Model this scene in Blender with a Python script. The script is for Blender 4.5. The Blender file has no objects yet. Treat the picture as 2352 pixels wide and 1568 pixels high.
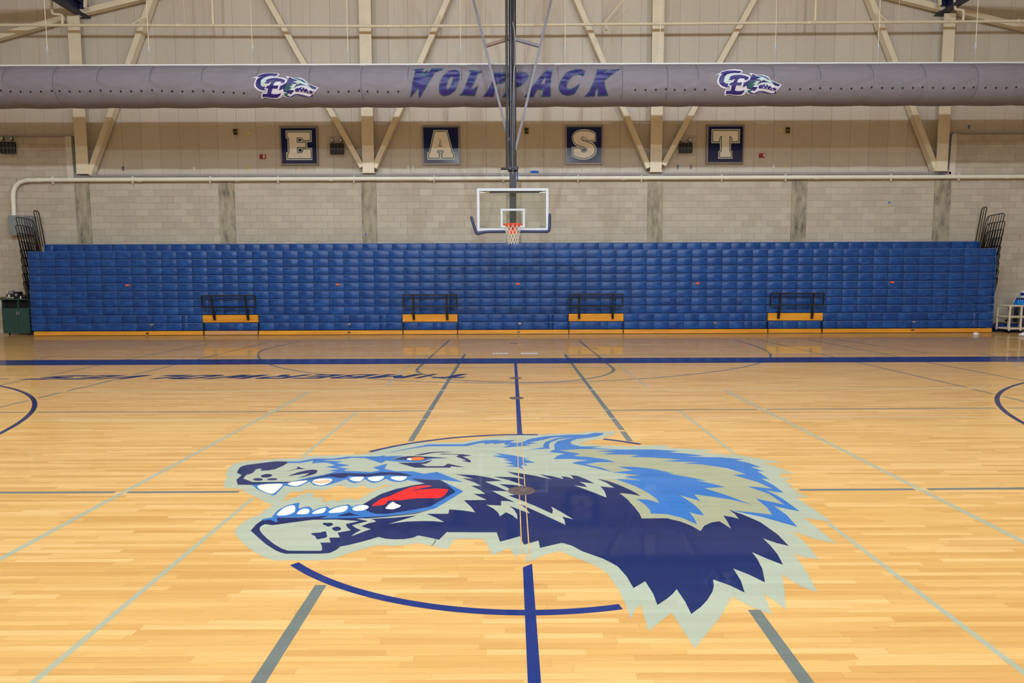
import bpy, bmesh, math, random
from mathutils import Vector, Matrix
from mathutils.geometry import tessellate_polygon

random.seed(7)
SC = bpy.context.scene
COL = SC.collection
PI = math.pi

# ------------------------------------------------------------------ camera
FPX, CX, CY = 1490.0, 1176.0, 784.0
CAM_H = 1.555
PITCH = math.atan(134.5 / FPX)
YAW, ROLL = 0.0015, 0.0034
FW = Vector((math.sin(YAW) * math.cos(PITCH), math.cos(YAW) * math.cos(PITCH), -math.sin(PITCH)))
R0 = Vector((math.cos(YAW), -math.sin(YAW), 0))
U0 = R0.cross(FW)
UP = U0 * math.cos(ROLL) + R0 * math.sin(ROLL)
RT = R0 * math.cos(ROLL) - U0 * math.sin(ROLL)
CAMP = Vector((0, 0, CAM_H))
cd = bpy.data.cameras.new('camera')
cam = bpy.data.objects.new('camera', cd)
COL.objects.link(cam)
m = Matrix.Identity(4)
for i in range(3):
    m[i][0], m[i][1], m[i][2], m[i][3] = RT[i], UP[i], -FW[i], CAMP[i]
cam.matrix_world = m
cd.sensor_width = 36.0
cd.lens = 36.0 * FPX / 2352.0
cd.clip_end = 200
SC.camera = cam

# ------------------------------------------------------------------ world, exposure
w = bpy.data.worlds.new('world')
SC.world = w
w.use_nodes = True
w.node_tree.nodes['Background'].inputs[0].default_value = (0.9, 0.95, 1, 1)
w.node_tree.nodes['Background'].inputs[1].default_value = 0.0
SC.view_settings.view_transform = 'Standard'
SC.view_settings.look = 'None'
SC.view_settings.gamma = 1.0
SC.view_settings.use_curve_mapping = False
SC.view_settings.exposure = 0.07
LAMP_W = 1650.0
LAMP_C = (0.87, 1.0, 1.09)
LAMPS = [(x, y) for y in (-8.0, 0.5, 5.9) for x in (-8.6, -2.9, 2.9, 8.6)]
ROW_DIM = {-8.0: 0.92, 0.5: 0.18, 5.9: 1.25}      # row strengths tuned to balance floor and wall brightness
LAMP_Z = 10.5


# ------------------------------------------------------------------ calibration helpers: a pixel of the survey to a point on a plane of the hall
def ray(x, y):
    return (FW + RT * ((x - CX) / FPX) - UP * ((y - CY) / FPX))


def Wp(x, y, Y):
    d = ray(x, y)
    return CAMP + d * (Y / d.y)


def Fp(x, y, z=0.0):
    d = ray(x, y)
    return CAMP + d * ((z - CAM_H) / d.z)


# ------------------------------------------------------------------ materials
def lin(c):
    return tuple(((v / 255.0) / 12.92 if v / 255.0 <= 0.04045 else ((v / 255.0 + 0.055) / 1.055) ** 2.4) for v in c) + (1.0,)


class NT:
    def __init__(self, name):
        self.m = bpy.data.materials.new(name)
        self.m.use_nodes = True
        self.t = self.m.node_tree
        self.b = self.t.nodes['Principled BSDF']

    def n(self, kind, **kw):
        nd = self.t.nodes.new(kind)
        for k, v in kw.items():
            setattr(nd, k, v)
        return nd

    def l(self, a, b):
        self.t.links.new(a, b)

    def math(self, op, a, b=None, c=None):
        nd = self.n('ShaderNodeMath', operation=op)
        for i, v in enumerate((a, b, c)):
            if v is None:
                continue
            if isinstance(v, (int, float)):
                nd.inputs[i].default_value = v
            else:
                self.l(v, nd.inputs[i])
        return nd.outputs[0]

    def mix(self, fac, a, b, blend='MIX'):
        nd = self.n('ShaderNodeMix', data_type='RGBA', blend_type=blend)
        for idx, v in ((0, fac), (6, a), (7, b)):
            if isinstance(v, (int, float)):
                nd.inputs[idx].default_value = v
            elif isinstance(v, tuple):
                nd.inputs[idx].default_value = v
            else:
                self.l(v, nd.inputs[idx])
        return nd.outputs[2]

    def ramp(self, fac, stops):
        nd = self.n('ShaderNodeValToRGB')
        cr = nd.color_ramp
        while len(cr.elements) < len(stops):
            cr.elements.new(0.5)
        for e, (p, c) in zip(cr.elements, stops):
            e.position = p
            e.color = c
        self.l(fac, nd.inputs[0])
        return nd.outputs[0]

    def noise(self, vec, scale, detail=3.0, rough=0.55):
        nd = self.n('ShaderNodeTexNoise')
        nd.inputs['Scale'].default_value = scale
        nd.inputs['Detail'].default_value = detail
        nd.inputs['Roughness'].default_value = rough
        if vec is not None:
            self.l(vec, nd.inputs['Vector'])
        return nd.outputs['Fac']

    def pos(self, s=(1, 1, 1)):
        g = self.n('ShaderNodeNewGeometry')
        v = self.n('ShaderNodeVectorMath', operation='MULTIPLY')
        self.l(g.outputs['Position'], v.inputs[0])
        v.inputs[1].default_value = s
        return v.outputs[0]

    def objpos(self, s=(1, 1, 1)):
        g = self.n('ShaderNodeTexCoord')
        v = self.n('ShaderNodeVectorMath', operation='MULTIPLY')
        self.l(g.outputs['Object'], v.inputs[0])
        v.inputs[1].default_value = s
        return v.outputs[0]

    def bump(self, h, strength, dist):
        nd = self.n('ShaderNodeBump')
        nd.inputs['Strength'].default_value = strength
        nd.inputs['Distance'].default_value = dist
        self.l(h, nd.inputs['Height'])
        self.l(nd.outputs[0], self.b.inputs['Normal'])


def simple(name, c, rough=0.5, metal=0.0, var=0.06, scale=3.0, coat=0.0, bump=0.0, stretch=(1, 1, 1), emit=0.0):
    t = NT(name)
    c = lin(c)
    f = t.noise(t.pos(stretch), scale)
    dark = tuple(v * (1 - var) for v in c[:3]) + (1,)
    lite = tuple(min(1, v * (1 + var)) for v in c[:3]) + (1,)
    t.l(t.ramp(f, [(0.3, dark), (0.7, lite)]), t.b.inputs['Base Color'])
    t.b.inputs['Roughness'].default_value = rough
    t.b.inputs['Metallic'].default_value = metal
    t.b.inputs['Coat Weight'].default_value = coat
    if bump:
        t.bump(t.noise(t.pos(stretch), scale * 6, 4), bump, 0.01)
    if emit:
        t.b.inputs['Emission Color'].default_value = c
        t.b.inputs['Emission Strength'].default_value = emit
    return t.m


PW = 0.0425          # maple strip width
FLOOR_ROUGH = 0.34
COAT_R = 0.035


def strip_field(t):
    """row index, plank index and random numbers of the strip that a point of the floor lies on"""
    g = t.n('ShaderNodeNewGeometry')
    s = t.n('ShaderNodeSeparateXYZ')
    t.l(g.outputs['Position'], s.inputs[0])
    x, y = s.outputs[0], s.outputs[1]
    row = t.math('FLOOR', t.math('DIVIDE', y, PW))
    a = t.math('FRACT', t.math('MULTIPLY', row, 0.618034))
    b = t.math('FRACT', t.math('MULTIPLY', row, 0.37713))
    L = t.math('MULTIPLY_ADD', b, 0.8, 0.42)
    xs = t.math('DIVIDE', t.math('MULTIPLY_ADD', a, 5.0, x), L)
    idx = t.math('FLOOR', xs)
    cv = t.n('ShaderNodeCombineXYZ')
    t.l(row, cv.inputs[0])
    t.l(idx, cv.inputs[1])
    wn = t.n('ShaderNodeTexWhiteNoise', noise_dimensions='2D')
    t.l(cv.outputs[0], wn.inputs['Vector'])
    fy = t.math('FRACT', t.math('DIVIDE', y, PW))
    fx = t.math('FRACT', xs)
    edge = t.math('MINIMUM', t.math('MINIMUM', fy, t.math('SUBTRACT', 1.0, fy)),
                  t.math('MULTIPLY', t.math('MINIMUM', fx, t.math('SUBTRACT', 1.0, fx)), 14.0))
    return wn.outputs['Value'], wn.outputs['Color'], edge, row


def maple(name):
    t = NT(name)
    rnd, rcol, edge, row = strip_field(t)
    base = t.ramp(rnd, [(0.0, lin((174, 129, 70))), (0.2, lin((183, 139, 78))), (0.5, lin((189, 147, 84))),
                        (0.75, lin((195, 153, 92))), (1.0, lin((204, 164, 107)))])
    # grain: long streaks along the strip, offset for each strip
    off = t.n('ShaderNodeVectorMath', operation='MULTIPLY_ADD')
    t.l(rcol, off.inputs[0])
    off.inputs[1].default_value = (9, 3, 0)
    t.l(t.pos((2.2, 60, 1)), off.inputs[2])
    g1 = t.noise(off.outputs[0], 1.0, 5, 0.6)
    base = t.mix(t.math('MULTIPLY', t.ramp(g1, [(0.42, (1, 1, 1, 1)), (0.62, (0, 0, 0, 1))]), 0.34), base, lin((172, 124, 66)))
    off2 = t.n('ShaderNodeVectorMath', operation='MULTIPLY_ADD')
    t.l(rcol, off2.inputs[0])
    off2.inputs[1].default_value = (31, 17, 0)
    t.l(t.pos((3.2, 26, 1)), off2.inputs[2])
    g2 = t.noise(off2.outputs[0], 1.0, 3, 0.5)
    base = t.mix(t.math('MULTIPLY', t.ramp(g2, [(0.68, (0, 0, 0, 1)), (0.76, (1, 1, 1, 1))]), 0.55), base, lin((150, 98, 48)))
    g3 = t.noise(t.pos((0.7, 9, 1)), 1.0, 3)
    base = t.mix(t.math('MULTIPLY', t.ramp(g3, [(0.5, (0, 0, 0, 1)), (0.7, (1, 1, 1, 1))]), 0.3), base, lin((212, 172, 116)))
    big = t.noise(t.pos((0.25, 0.5, 1)), 1.0, 2)
    base = t.mix(t.math('MULTIPLY', big, 0.18), base, lin((198, 146, 86)))
    seam = t.ramp(edge, [(0.0, (1, 1, 1, 1)), (0.03, (0, 0, 0, 1))])
    base = t.mix(t.math('MULTIPLY', seam, 0.22), base, lin((110, 66, 28)))
    t.l(base, t.b.inputs['Base Color'])
    t.b.inputs['Roughness'].default_value = FLOOR_ROUGH
    t.b.inputs['Coat Weight'].default_value = 0.36
    t.b.inputs['Specular IOR Level'].default_value = 0.08
    t.b.inputs['Coat Roughness'].default_value = COAT_R
    t.b.inputs['Coat IOR'].default_value = 1.5
    return t.m


def paint(name, c, grain=0.10, scratch=0.0):
    """gymnasium paint under the floor varnish: the strips show faintly through it"""
    t = NT(name)
    rnd, rcol, edge, row = strip_field(t)
    c = lin(c)
    dark = tuple(v * (1 - grain) for v in c[:3]) + (1,)
    lite = tuple(min(1, v * (1 + grain)) for v in c[:3]) + (1,)
    base = t.ramp(rnd, [(0, dark), (1, lite)])
    seam = t.ramp(edge, [(0.0, (1, 1, 1, 1)), (0.03, (0, 0, 0, 1))])
    base = t.mix(t.math('MULTIPLY', seam, 0.18), base, tuple(v * 0.4 for v in c[:3]) + (1,))
    if scratch:
        s = t.noise(t.pos((1.2, 160, 1)), 1.0, 2, 0.4)
        f = t.ramp(s, [(0.74, (0, 0, 0, 1)), (0.80, (1, 1, 1, 1))])
        base = t.mix(t.math('MULTIPLY', f, scratch), base, lin((150, 160, 190)))
    t.l(base, t.b.inputs['Base Color'])
    t.b.inputs['Roughness'].default_value = FLOOR_ROUGH
    t.b.inputs['Coat Weight'].default_value = 0.36
    t.b.inputs['Specular IOR Level'].default_value = 0.08
    t.b.inputs['Coat Roughness'].default_value = COAT_R
    return t.m


def block_mat():
    t = NT('concrete_block')
    oi = t.n('ShaderNodeObjectInfo')
    c = t.ramp(oi.outputs['Random'], [(0, lin((184, 171, 155))), (0.5, lin((191, 178, 162))), (1, lin((199, 187, 171)))])
    f = t.noise(t.pos((1, 1, 1)), 1.3, 4)
    c = t.mix(t.math('MULTIPLY', f, 0.25), c, lin((160, 148, 134)))
    g = t.noise(t.pos((1, 1, 1)), 60, 3)
    c = t.mix(t.math('MULTIPLY', g, 0.15), c, lin((140, 130, 118)))
    t.l(c, t.b.inputs['Base Color'])
    t.b.inputs['Roughness'].default_value = 0.9
    t.bump(g, 0.25, 0.004)
    return t.m


def concrete_mat():
    t = NT('stained_concrete')
    f = t.noise(t.pos((3.5, 1, 1.3)), 1.5, 6, 0.65)
    c = t.ramp(f, [(0.30, lin((92, 86, 76))), (0.42, lin((140, 130, 114))), (0.55, lin((164, 152, 132))), (0.75, lin((178, 168, 148)))])
    t.l(c, t.b.inputs['Base Color'])
    t.b.inputs['Roughness'].default_value = 0.85
    t.bump(f, 0.3, 0.01)
    return t.m


def panel_mat():
    t = NT('ribbed_metal_siding')
    oi = t.n('ShaderNodeObjectInfo')
    c = t.ramp(oi.outputs['Random'], [(0, lin((196, 184, 170))), (1, lin((203, 192, 178)))])
    g = t.n('ShaderNodeNewGeometry')
    s = t.n('ShaderNodeSeparateXYZ')
    t.l(g.outputs['Position'], s.inputs[0])
    wv = t.math('SINE', t.math('MULTIPLY', s.outputs[0], 2 * PI / 0.076))
    t.bump(wv, 0.25, 0.004)
    n = t.noise(t.pos((2, 1, 0.3)), 1.0, 3)
    c = t.mix(t.math('MULTIPLY', n, 0.12), c, lin((150, 135, 112)))
    t.l(c, t.b.inputs['Base Color'])
    t.b.inputs['Roughness'].default_value = 0.55
    return t.m


def plastic_mat():
    t = NT('blue_moulded_plastic')
    oi = t.n('ShaderNodeObjectInfo')
    c = t.ramp(oi.outputs['Random'], [(0, lin((5, 50, 112))), (1, lin((10, 62, 128)))])
    f = t.noise(t.pos((2.3, 2, 4)), 2.2, 3)
    c = t.mix(t.math('MULTIPLY', t.ramp(f, [(0.45, (0, 0, 0, 1)), (0.68, (1, 1, 1, 1))]), 0.22), c, lin((56, 116, 184)))  # soft highlights of the seat faces, put into the colour as paler patches
    t.l(c, t.b.inputs['Base Color'])
    t.b.inputs['Roughness'].default_value = 0.3
    t.b.inputs['Specular IOR Level'].default_value = 0.36
    t.bump(t.noise(t.pos(), 9.0, 2), 0.12, 0.02)
    return t.m


def oak_mat(name, ca, cb):
    t = NT(name)
    f1 = t.noise(t.pos((0.9, 1, 26)), 1.6, 5, 0.62)
    f2 = t.noise(t.pos((0.5, 1, 5)), 1.0, 2)
    c = t.ramp(t.math('ADD', t.math('MULTIPLY', f1, 0.7), t.math('MULTIPLY', f2, 0.3)), [(0.38, lin(ca)), (0.58, lin(cb))])
    t.l(c, t.b.inputs['Base Color'])
    t.b.inputs['Roughness'].default_value = 0.3
    return t.m


M = {
    'maple': maple('maple_strip'),
    'navy': paint('navy_floor_paint', (13, 29, 74), 0.08, 0.35),
    'line_blue': paint('blue_line_paint', (20, 38, 94), 0.05, 0.1),
    'sage': paint('sage_floor_paint', (150, 153, 134), 0.05),
    'khaki': paint('khaki_floor_paint', (143, 141, 113), 0.05),
    'sky': paint('light_blue_floor_paint', (44, 95, 154), 0.06, 0.08),
    'red': paint('red_floor_paint', (200, 28, 30), 0.04),
    'orange': paint('orange_floor_paint', (240, 100, 24), 0.02),
    'white': paint('white_floor_paint', (212, 204, 188), 0.03),
    'grey_line': paint('grey_line_paint', (94, 98, 93), 0.06),
    'light_line': paint('light_line_paint', (148, 148, 126), 0.05),
    'block': block_mat(), 'concrete': concrete_mat(), 'panel': panel_mat(), 'plastic': plastic_mat(),
    'mortar': simple('mortar', (166, 153, 137), 0.95),
    'oak': oak_mat('golden_oak', (196, 124, 28), (224, 152, 44)),
    'oak_pale': oak_mat('pale_oak', (190, 132, 76), (206, 150, 92)),
    'cream': simple('cream_steel_paint', (222, 209, 184), 0.45, var=0.04),
    'pipe': simple('cream_pipe_paint', (232, 227, 212), 0.35, var=0.03),
    'ledge': simple('grey_ledge_steel', (150, 144, 142), 0.6),
    'siding_joint': simple('siding_joint', (132, 116, 94), 0.8),
    'worn': paint('bare_wood_patch', (206, 158, 124), 0.05),
    'faint': paint('faint_tan_line_paint', (182, 160, 120), 0.05),
    'carton': simple('brown_carton', (92, 76, 40), 0.8),
    'trim': simple('white_trim', (205, 196, 182), 0.5),
    'black': simple('black_enamel', (16, 15, 17), 0.4),
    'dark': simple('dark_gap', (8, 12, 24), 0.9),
    'nose': simple('blue_row_nose', (52, 84, 146), 0.35),
    'mast': simple('grey_black_steel', (52, 50, 56), 0.35, 0.6, 0.25, 4),
    'brace': simple('grey_steel_brace', (96, 90, 96), 0.4, 0.3),
    'rust': simple('rusty_grey_steel', (128, 100, 88), 0.6),
    'truss': simple('navy_steel', (22, 30, 66), 0.5),
    'fabric': simple('grey_duct_fabric', (124, 118, 128), 0.75, var=0.05, scale=2),
    'seam': simple('duct_seam', (92, 90, 108), 0.8),
    'white_metal': simple('white_metal', (196, 200, 210), 0.35, var=0.02),
    'rail_white': simple('white_rail', (236, 234, 232), 0.4, var=0.02),
    'pad': simple('navy_padding', (44, 52, 88), 0.55),
    'rim': simple('orange_rim', (236, 62, 18), 0.4),
    'net': simple('white_net_cord', (228, 216, 200), 0.8),
    'silver': simple('silver_print', (206, 212, 208), 0.3),
    'greenline': simple('dark_green_print', (58, 70, 58), 0.4),
    'cream_print': simple('cream_print', (244, 238, 230), 0.4),
    'sign_navy': simple('glossy_navy_board', (16, 28, 84), 0.16, coat=0.6),
    'frame_grey': simple('grey_sign_frame', (142, 134, 128), 0.4, 0.3),
    'purple': simple('purple_print', (38, 26, 108), 0.45),
    'teal': simple('teal_print', (40, 92, 132), 0.45),
    'edge_blue': simple('dark_blue_print', (28, 42, 100), 0.45),
    'green': simple('green_print', (30, 88, 92), 0.45),
    'white_print': simple('white_print', (214, 212, 224), 0.5),
    'pale_teal': simple('pale_teal_print', (186, 206, 208), 0.5),
    'cab_green': simple('dark_green_laminate', (30, 66, 60), 0.45),
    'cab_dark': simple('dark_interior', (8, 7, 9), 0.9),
    'red_plastic': simple('red_plastic', (150, 30, 34), 0.4),
    'yellow': simple('yellow_green_plastic', (150, 140, 44), 0.5),
    'white_plastic': simple('white_plastic', (226, 222, 212), 0.4),
    'beige_plastic': simple('beige_plastic', (214, 198, 150), 0.4),
    'grey_plastic': simple('grey_plastic', (110, 112, 116), 0.5),
    'box_grey': simple('grey_metal_box', (138, 144, 146), 0.45, 0.2),
    'blue_cloth': simple('blue_cloth', (24, 96, 190), 0.8),
    'cyan_plastic': simple('bright_blue_plastic', (16, 120, 208), 0.35),
    'royal': simple('royal_blue_plastic', (12, 44, 140), 0.4),
    'pvc': simple('cream_plastic_tube', (206, 194, 172), 0.4),
    'paper': simple('white_paper', (232, 230, 232), 0.8),
    'sticker': simple('orange_sticker', (216, 88, 56), 0.5),
    'chrome': simple('chrome', (200, 200, 205), 0.2, 1.0),
    'ceil': simple('pale_ceiling_deck', (205, 198, 184), 0.8),
    'plain': simple('beige_wall_paint', (190, 176, 154), 0.7),
    'disc': simple('worn_steel_cover', (112, 94, 94), 0.35, 0.6, 0.35, 16),
}


def glass_mat():
    t = NT('backboard_glass')
    t.b.inputs['Base Color'].default_value = (0.86, 0.95, 0.88, 1)
    t.b.inputs['Roughness'].default_value = 0.02
    tr = t.n('ShaderNodeBsdfTransparent')
    tr.inputs[0].default_value = (0.945, 0.97, 0.945, 1)
    gl = t.n('ShaderNodeBsdfGlossy')
    gl.inputs['Roughness'].default_value = 0.03
    mx = t.n('ShaderNodeMixShader')
    lw = t.n('ShaderNodeFresnel')
    lw.inputs[0].default_value = 1.45
    t.l(lw.outputs[0], mx.inputs[0])
    t.l(tr.outputs[0], mx.inputs[1])
    t.l(gl.outputs[0], mx.inputs[2])
    out = [n for n in t.t.nodes if n.type == 'OUTPUT_MATERIAL'][0]
    t.l(mx.outputs[0], out.inputs[0])
    return t.m


M['glass'] = glass_mat()


# ------------------------------------------------------------------ objects
def tag(o, label=None, cat=None, group=None, kind=None):
    if label:
        o['label'] = label
    if cat:
        o['category'] = cat
    if group:
        o['group'] = group
    if kind:
        o['kind'] = kind
    return o


def link(name, me, parent=None):
    o = bpy.data.objects.new(name, me)
    COL.objects.link(o)
    if parent is not None:
        o.parent = parent
        # parents sit at unrotated places; keep world coordinates of the mesh
        o.location = -WLOC.get(parent.name, Vector((0, 0, 0)))
        WLOC[o.name] = Vector((0, 0, 0))
    else:
        WLOC[o.name] = Vector((0, 0, 0))
    return o


WLOC = {}


def empty(name, loc, label=None, cat=None, group=None, kind=None):
    o = bpy.data.objects.new(name, None)
    COL.objects.link(o)
    o.location = loc
    o.empty_display_size = 0.1
    WLOC[o.name] = Vector(loc)
    return tag(o, label, cat, group, kind)


class MB:
    """collects simple shapes, then links them as one mesh object"""

    def __init__(self):
        self.v, self.f = [], []

    def add(self, vs, fs):
        k = len(self.v)
        self.v += [tuple(p) for p in vs]
        self.f += [tuple(i + k for i in f) for f in fs]
        return self

    def box(self, a, b):
        x0, y0, z0 = a
        x1, y1, z1 = b
        vs = [(x0, y0, z0), (x1, y0, z0), (x1, y1, z0), (x0, y1, z0), (x0, y0, z1), (x1, y0, z1), (x1, y1, z1), (x0, y1, z1)]
        return self.add(vs, [(0, 3, 2, 1), (4, 5, 6, 7), (0, 1, 5, 4), (1, 2, 6, 5), (2, 3, 7, 6), (3, 0, 4, 7)])

    def bar(self, p, q, w, d, up=(0, 0, 1)):
        """rectangular bar from p to q, w wide across and d deep"""
        p, q = Vector(p), Vector(q)
        t = (q - p).normalized()
        u = Vector(up)
        if abs(t.dot(u)) > 0.95:
            u = Vector((0, 1, 0))
        a = t.cross(u).normalized()
        b = t.cross(a).normalized()
        vs = []
        for c in (p, q):
            for sa, sb in ((-1, -1), (1, -1), (1, 1), (-1, 1)):
                vs.append(c + a * (sa * w / 2) + b * (sb * d / 2))
        return self.add(vs, [(0, 1, 2, 3), (7, 6, 5, 4), (0, 4, 5, 1), (1, 5, 6, 2), (2, 6, 7, 3), (3, 7, 4, 0)])

    def tube(self, pts, r, seg=10, closed=False, cap=True):
        pts = [Vector(p) for p in pts]
        n = len(pts)
        rr = r if isinstance(r, (list, tuple)) else [r] * n
        vs, fs = [], []
        prev = None
        for i, p in enumerate(pts):
            if closed:
                t = (pts[(i + 1) % n] - pts[i - 1]).normalized()
            else:
                t = (pts[min(i + 1, n - 1)] - pts[max(i - 1, 0)]).normalized()
            if prev is None:
                u = Vector((0, 0, 1)) if abs(t.z) < 0.9 else Vector((0, 1, 0))
            else:
                u = prev
            a = (u - t * u.dot(t)).normalized()
            b = t.cross(a)
            prev = a
            for k in range(seg):
                an = 2 * PI * k / seg
                vs.append(p + (a * math.cos(an) + b * math.sin(an)) * rr[i])
        m_ = n if closed else n - 1
        for i in range(m_):
            for k in range(seg):
                k2 = (k + 1) % seg
                j = (i + 1) % n
                fs.append((i * seg + k, i * seg + k2, j * seg + k2, j * seg + k))
        if cap and not closed:
            fs.append(tuple(range(seg - 1, -1, -1)))
            fs.append(tuple((n - 1) * seg + k for k in range(seg)))
        return self.add(vs, fs)

    def lathe(self, prof, c, seg=24, axis='z', caps=(True, True)):
        """prof: (radius, offset along the axis)"""
        vs, fs = [], []
        c = Vector(c)
        for r, h in prof:
            for k in range(seg):
                a = 2 * PI * k / seg
                if axis == 'z':
                    vs.append(c + Vector((r * math.cos(a), r * math.sin(a), h)))
                elif axis == 'y':
                    vs.append(c + Vector((r * math.cos(a), h, r * math.sin(a))))
                else:
                    vs.append(c + Vector((h, r * math.cos(a), r * math.sin(a))))
        n = len(prof)
        for i in range(n - 1):
            for k in range(seg):
                k2 = (k + 1) % seg
                fs.append((i * seg + k, i * seg + k2, (i + 1) * seg + k2, (i + 1) * seg + k))
        if caps[0]:
            fs.append(tuple(range(seg - 1, -1, -1)))
        if caps[1]:
            fs.append(tuple((n - 1) * seg + k for k in range(seg)))
        return self.add(vs, fs)

    def poly(self, pts, holes=()):
        """flat filled outline"""
        loops = [[Vector(p) for p in pts]] + [[Vector(p) for p in h] for h in holes]
        flat = [p for l_ in loops for p in l_]
        return self.add(flat, tessellate_polygon(loops))

    def prism(self, pts, vec):
        pts = [Vector(p) for p in pts]
        vec = Vector(vec)
        n = len(pts)
        tri = tessellate_polygon([pts])
        vs = pts + [p + vec for p in pts]
        fs = [tuple(t) for t in tri] + [tuple(i + n for i in reversed(t)) for t in tri]
        fs += [(i, (i + 1) % n, (i + 1) % n + n, i + n) for i in range(n)]
        return self.add(vs, fs)

    def mesh(self, name, mat, smooth=False):
        me = bpy.data.meshes.new(name)
        me.from_pydata(self.v, [], self.f)
        if smooth is not False:
            for p in me.polygons:
                p.use_smooth = True
        bm = bmesh.new()
        bm.from_mesh(me)
        bmesh.ops.recalc_face_normals(bm, faces=bm.faces)
        bm.to_mesh(me)
        bm.free()
        if smooth is not False:
            me.set_sharp_from_angle(angle=math.radians(40))
        me.materials.append(M[mat])
        return me

    def build(self, name, mat, parent=None, smooth=False, label=None, cat=None, group=None, kind=None, up=False):
        me = self.mesh(name, mat, smooth)
        if up:      # flat paint: face upward
            for p in me.polygons:
                if p.normal.z < 0:
                    p.flip()
        o = link(name, me, parent)
        return tag(o, label, cat, group, kind)


def bevel(o, w, seg=2):
    md = o.modifiers.new('bevel', 'BEVEL')
    md.width = w
    md.segments = seg
    md.limit_method = 'ANGLE'
    return o


# ================================================================== SETTING
YF = 19.68           # face of the bleacher rows
YW = 20.85           # face of the block wall
YM = 21.05           # face of the metal siding
ZL = Wp(1176, 400, YW).z   # height of the ledge
XL, XR, YB = -20.0, 20.0, -15.0


def roof_z(x):
    return 15.4 - 0.25 * abs(x)


# floor: a slab with a bay cut out where the separate strips of the near floor lie
PY0, PY1 = PW * 54, PW * 92       # 2.295 .. 3.91
PXW = 3.9
f = MB()
f.box((XL, YB, -0.3), (XR, YW + 0.6, -0.03))
for a, b in (((XL, PY1), (XR, YW + 0.6)), ((XL, YB), (XR, PY0)), ((XL, PY0), (-PXW, PY1)), ((PXW, PY0), (XR, PY1))):
    f.box((a[0], a[1], -0.03), (b[0], b[1], 0.0))
floor = f.build('floor', 'maple', kind='structure')

fr = lambda v: v - math.floor(v)
for r in range(54, 92):
    a, b = fr(r * 0.618034), fr(r * 0.37713)
    L = b * 0.8 + 0.42
    y0, y1 = r * PW, (r + 1) * PW
    half = min(PXW, 0.8 * (y1 + 0.15) + 0.12)
    k0 = math.floor((-half + a * 5) / L)
    k1 = math.floor((half + a * 5) / L)
    for k in range(k0, k1 + 1):
        x0 = max(-PXW, k * L - a * 5)
        x1 = min(PXW, (k + 1) * L - a * 5)
        z = -random.random() * 0.00012
        g = 0.00018
        MB().box((x0 + g, y0 + g, -0.019), (x1 - g, y1 - g, z)).build('plank', 'maple', floor)
    # strip ends outside the view
    e0, e1 = k0 * L - a * 5, (k1 + 1) * L - a * 5
    if e0 > -PXW or e1 < PXW:
        mb = MB()
        if e0 > -PXW:
            mb.box((-PXW, y0, -0.019), (e0, y1, 0))
        if e1 < PXW:
            mb.box((e1, y0, -0.019), (PXW, y1, 0))
        mb.build('plank_remainder', 'maple', floor, kind='stuff')

# closing walls and roof (outside the frame, they bounce the light)
MB().box((XL - 0.3, YB, 0), (XL, YW + 0.6, 13)).build('wall_left', 'plain', kind='structure')
MB().box((XR, YB, 0), (XR + 0.3, YW + 0.6, 13)).build('wall_right', 'plain', kind='structure')
MB().box((XL, YB - 0.3, 0), (XR, YB, 15.4)).build('wall_front', 'plain', kind='structure')
MB().prism([(XL, YB, roof_z(20)), (0, YB, 15.4), (XR, YB, roof_z(20)), (XR, YB, roof_z(20) + 0.3), (0, YB, 15.7), (XL, YB, roof_z(20) + 0.3)],
           (0, YW + 0.8 - YB, 0)).build('ceiling', 'ceil', kind='structure')

# block wall: bays between concrete pilasters, each block laid on its own
back = MB().box((XL, YM + 0.05, 0), (XR, YM + 0.35, 15.2)).build('wall_back', 'plain', kind='structure')
PIL = [(172, 205), (502, 538), (830, 864), (1163, 1197), (1488, 1523), (1819, 1854), (2147, 2184)]
PX = [(Wp(a, 430, YW).x, Wp(b, 430, YW).x) for a, b in PIL]
BW, BH, JT = 0.4064, 0.2032, 0.008
_bm = {}


def block_mesh(wd, ht):
    key = (round(wd, 3), round(ht, 3))
    if key not in _bm:
        _bm[key] = MB().box((0, 0, 0), (key[0], 0.05, key[1])).mesh('block', 'block')
    return _bm[key]


def bay(x0, x1, z0, z1, ztop, phase=0.0, zroot=0.0):
    root = MB().box((x0, YW + 0.006, zroot), (x1, YM + 0.05, ztop)).build('wall_back', 'mortar', kind='structure')
    r = 0
    z = z0
    while z < z1 - 0.02:
        h = min(BH, z1 - z)
        x = x0 - ((phase + (r % 2) * BW / 2) % BW)
        while x < x1 - 0.01:
            a, b = max(x, x0), min(x + BW, x1)
            if b - a > 0.03:
                o = bpy.data.objects.new('block', block_mesh(b - a - JT, h - JT))
                COL.objects.link(o)
                o.parent = root
                o.location = (a + JT / 2, YW + random.uniform(-0.0015, 0.0015), z + JT / 2)
            x += BW
        z += BH
        r += 1


ztop_side = Wp(80, 314, YW).z
ZT = Wp(1176, 403, YW).z
for i in range(6):
    bay(PX[i][1], PX[i + 1][0], ZT - 11 * BH, ZT, ZT, phase=(i * 0.13) % BW)
xl_in = Wp(168, 370, YW).x
xr_in = Wp(2186, 370, YW).x
bay(-16.9, PX[0][0], 0.0, ZT, ZT, 0.1)
bay(-16.9, xl_in, ZT, ztop_side, ztop_side, 0.2, ZT)
bay(PX[6][1], 16.9, 0.0, ZT, ZT, 0.15)
bay(xr_in, 16.9, ZT, ztop_side, ztop_side, 0.05, ZT)
for s in (-1, 1):
    MB().box((min(s * 16.9, s * 20), YW + 0.006, 0), (max(s * 16.9, s * 20), YM + 0.05, ztop_side)).build('wall_back', 'block', kind='structure')
for a, b in PX:
    MB().box((a, YW - 0.02, 0), (b, YM + 0.05, ZT)).build('column', 'concrete', kind='structure')

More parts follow.
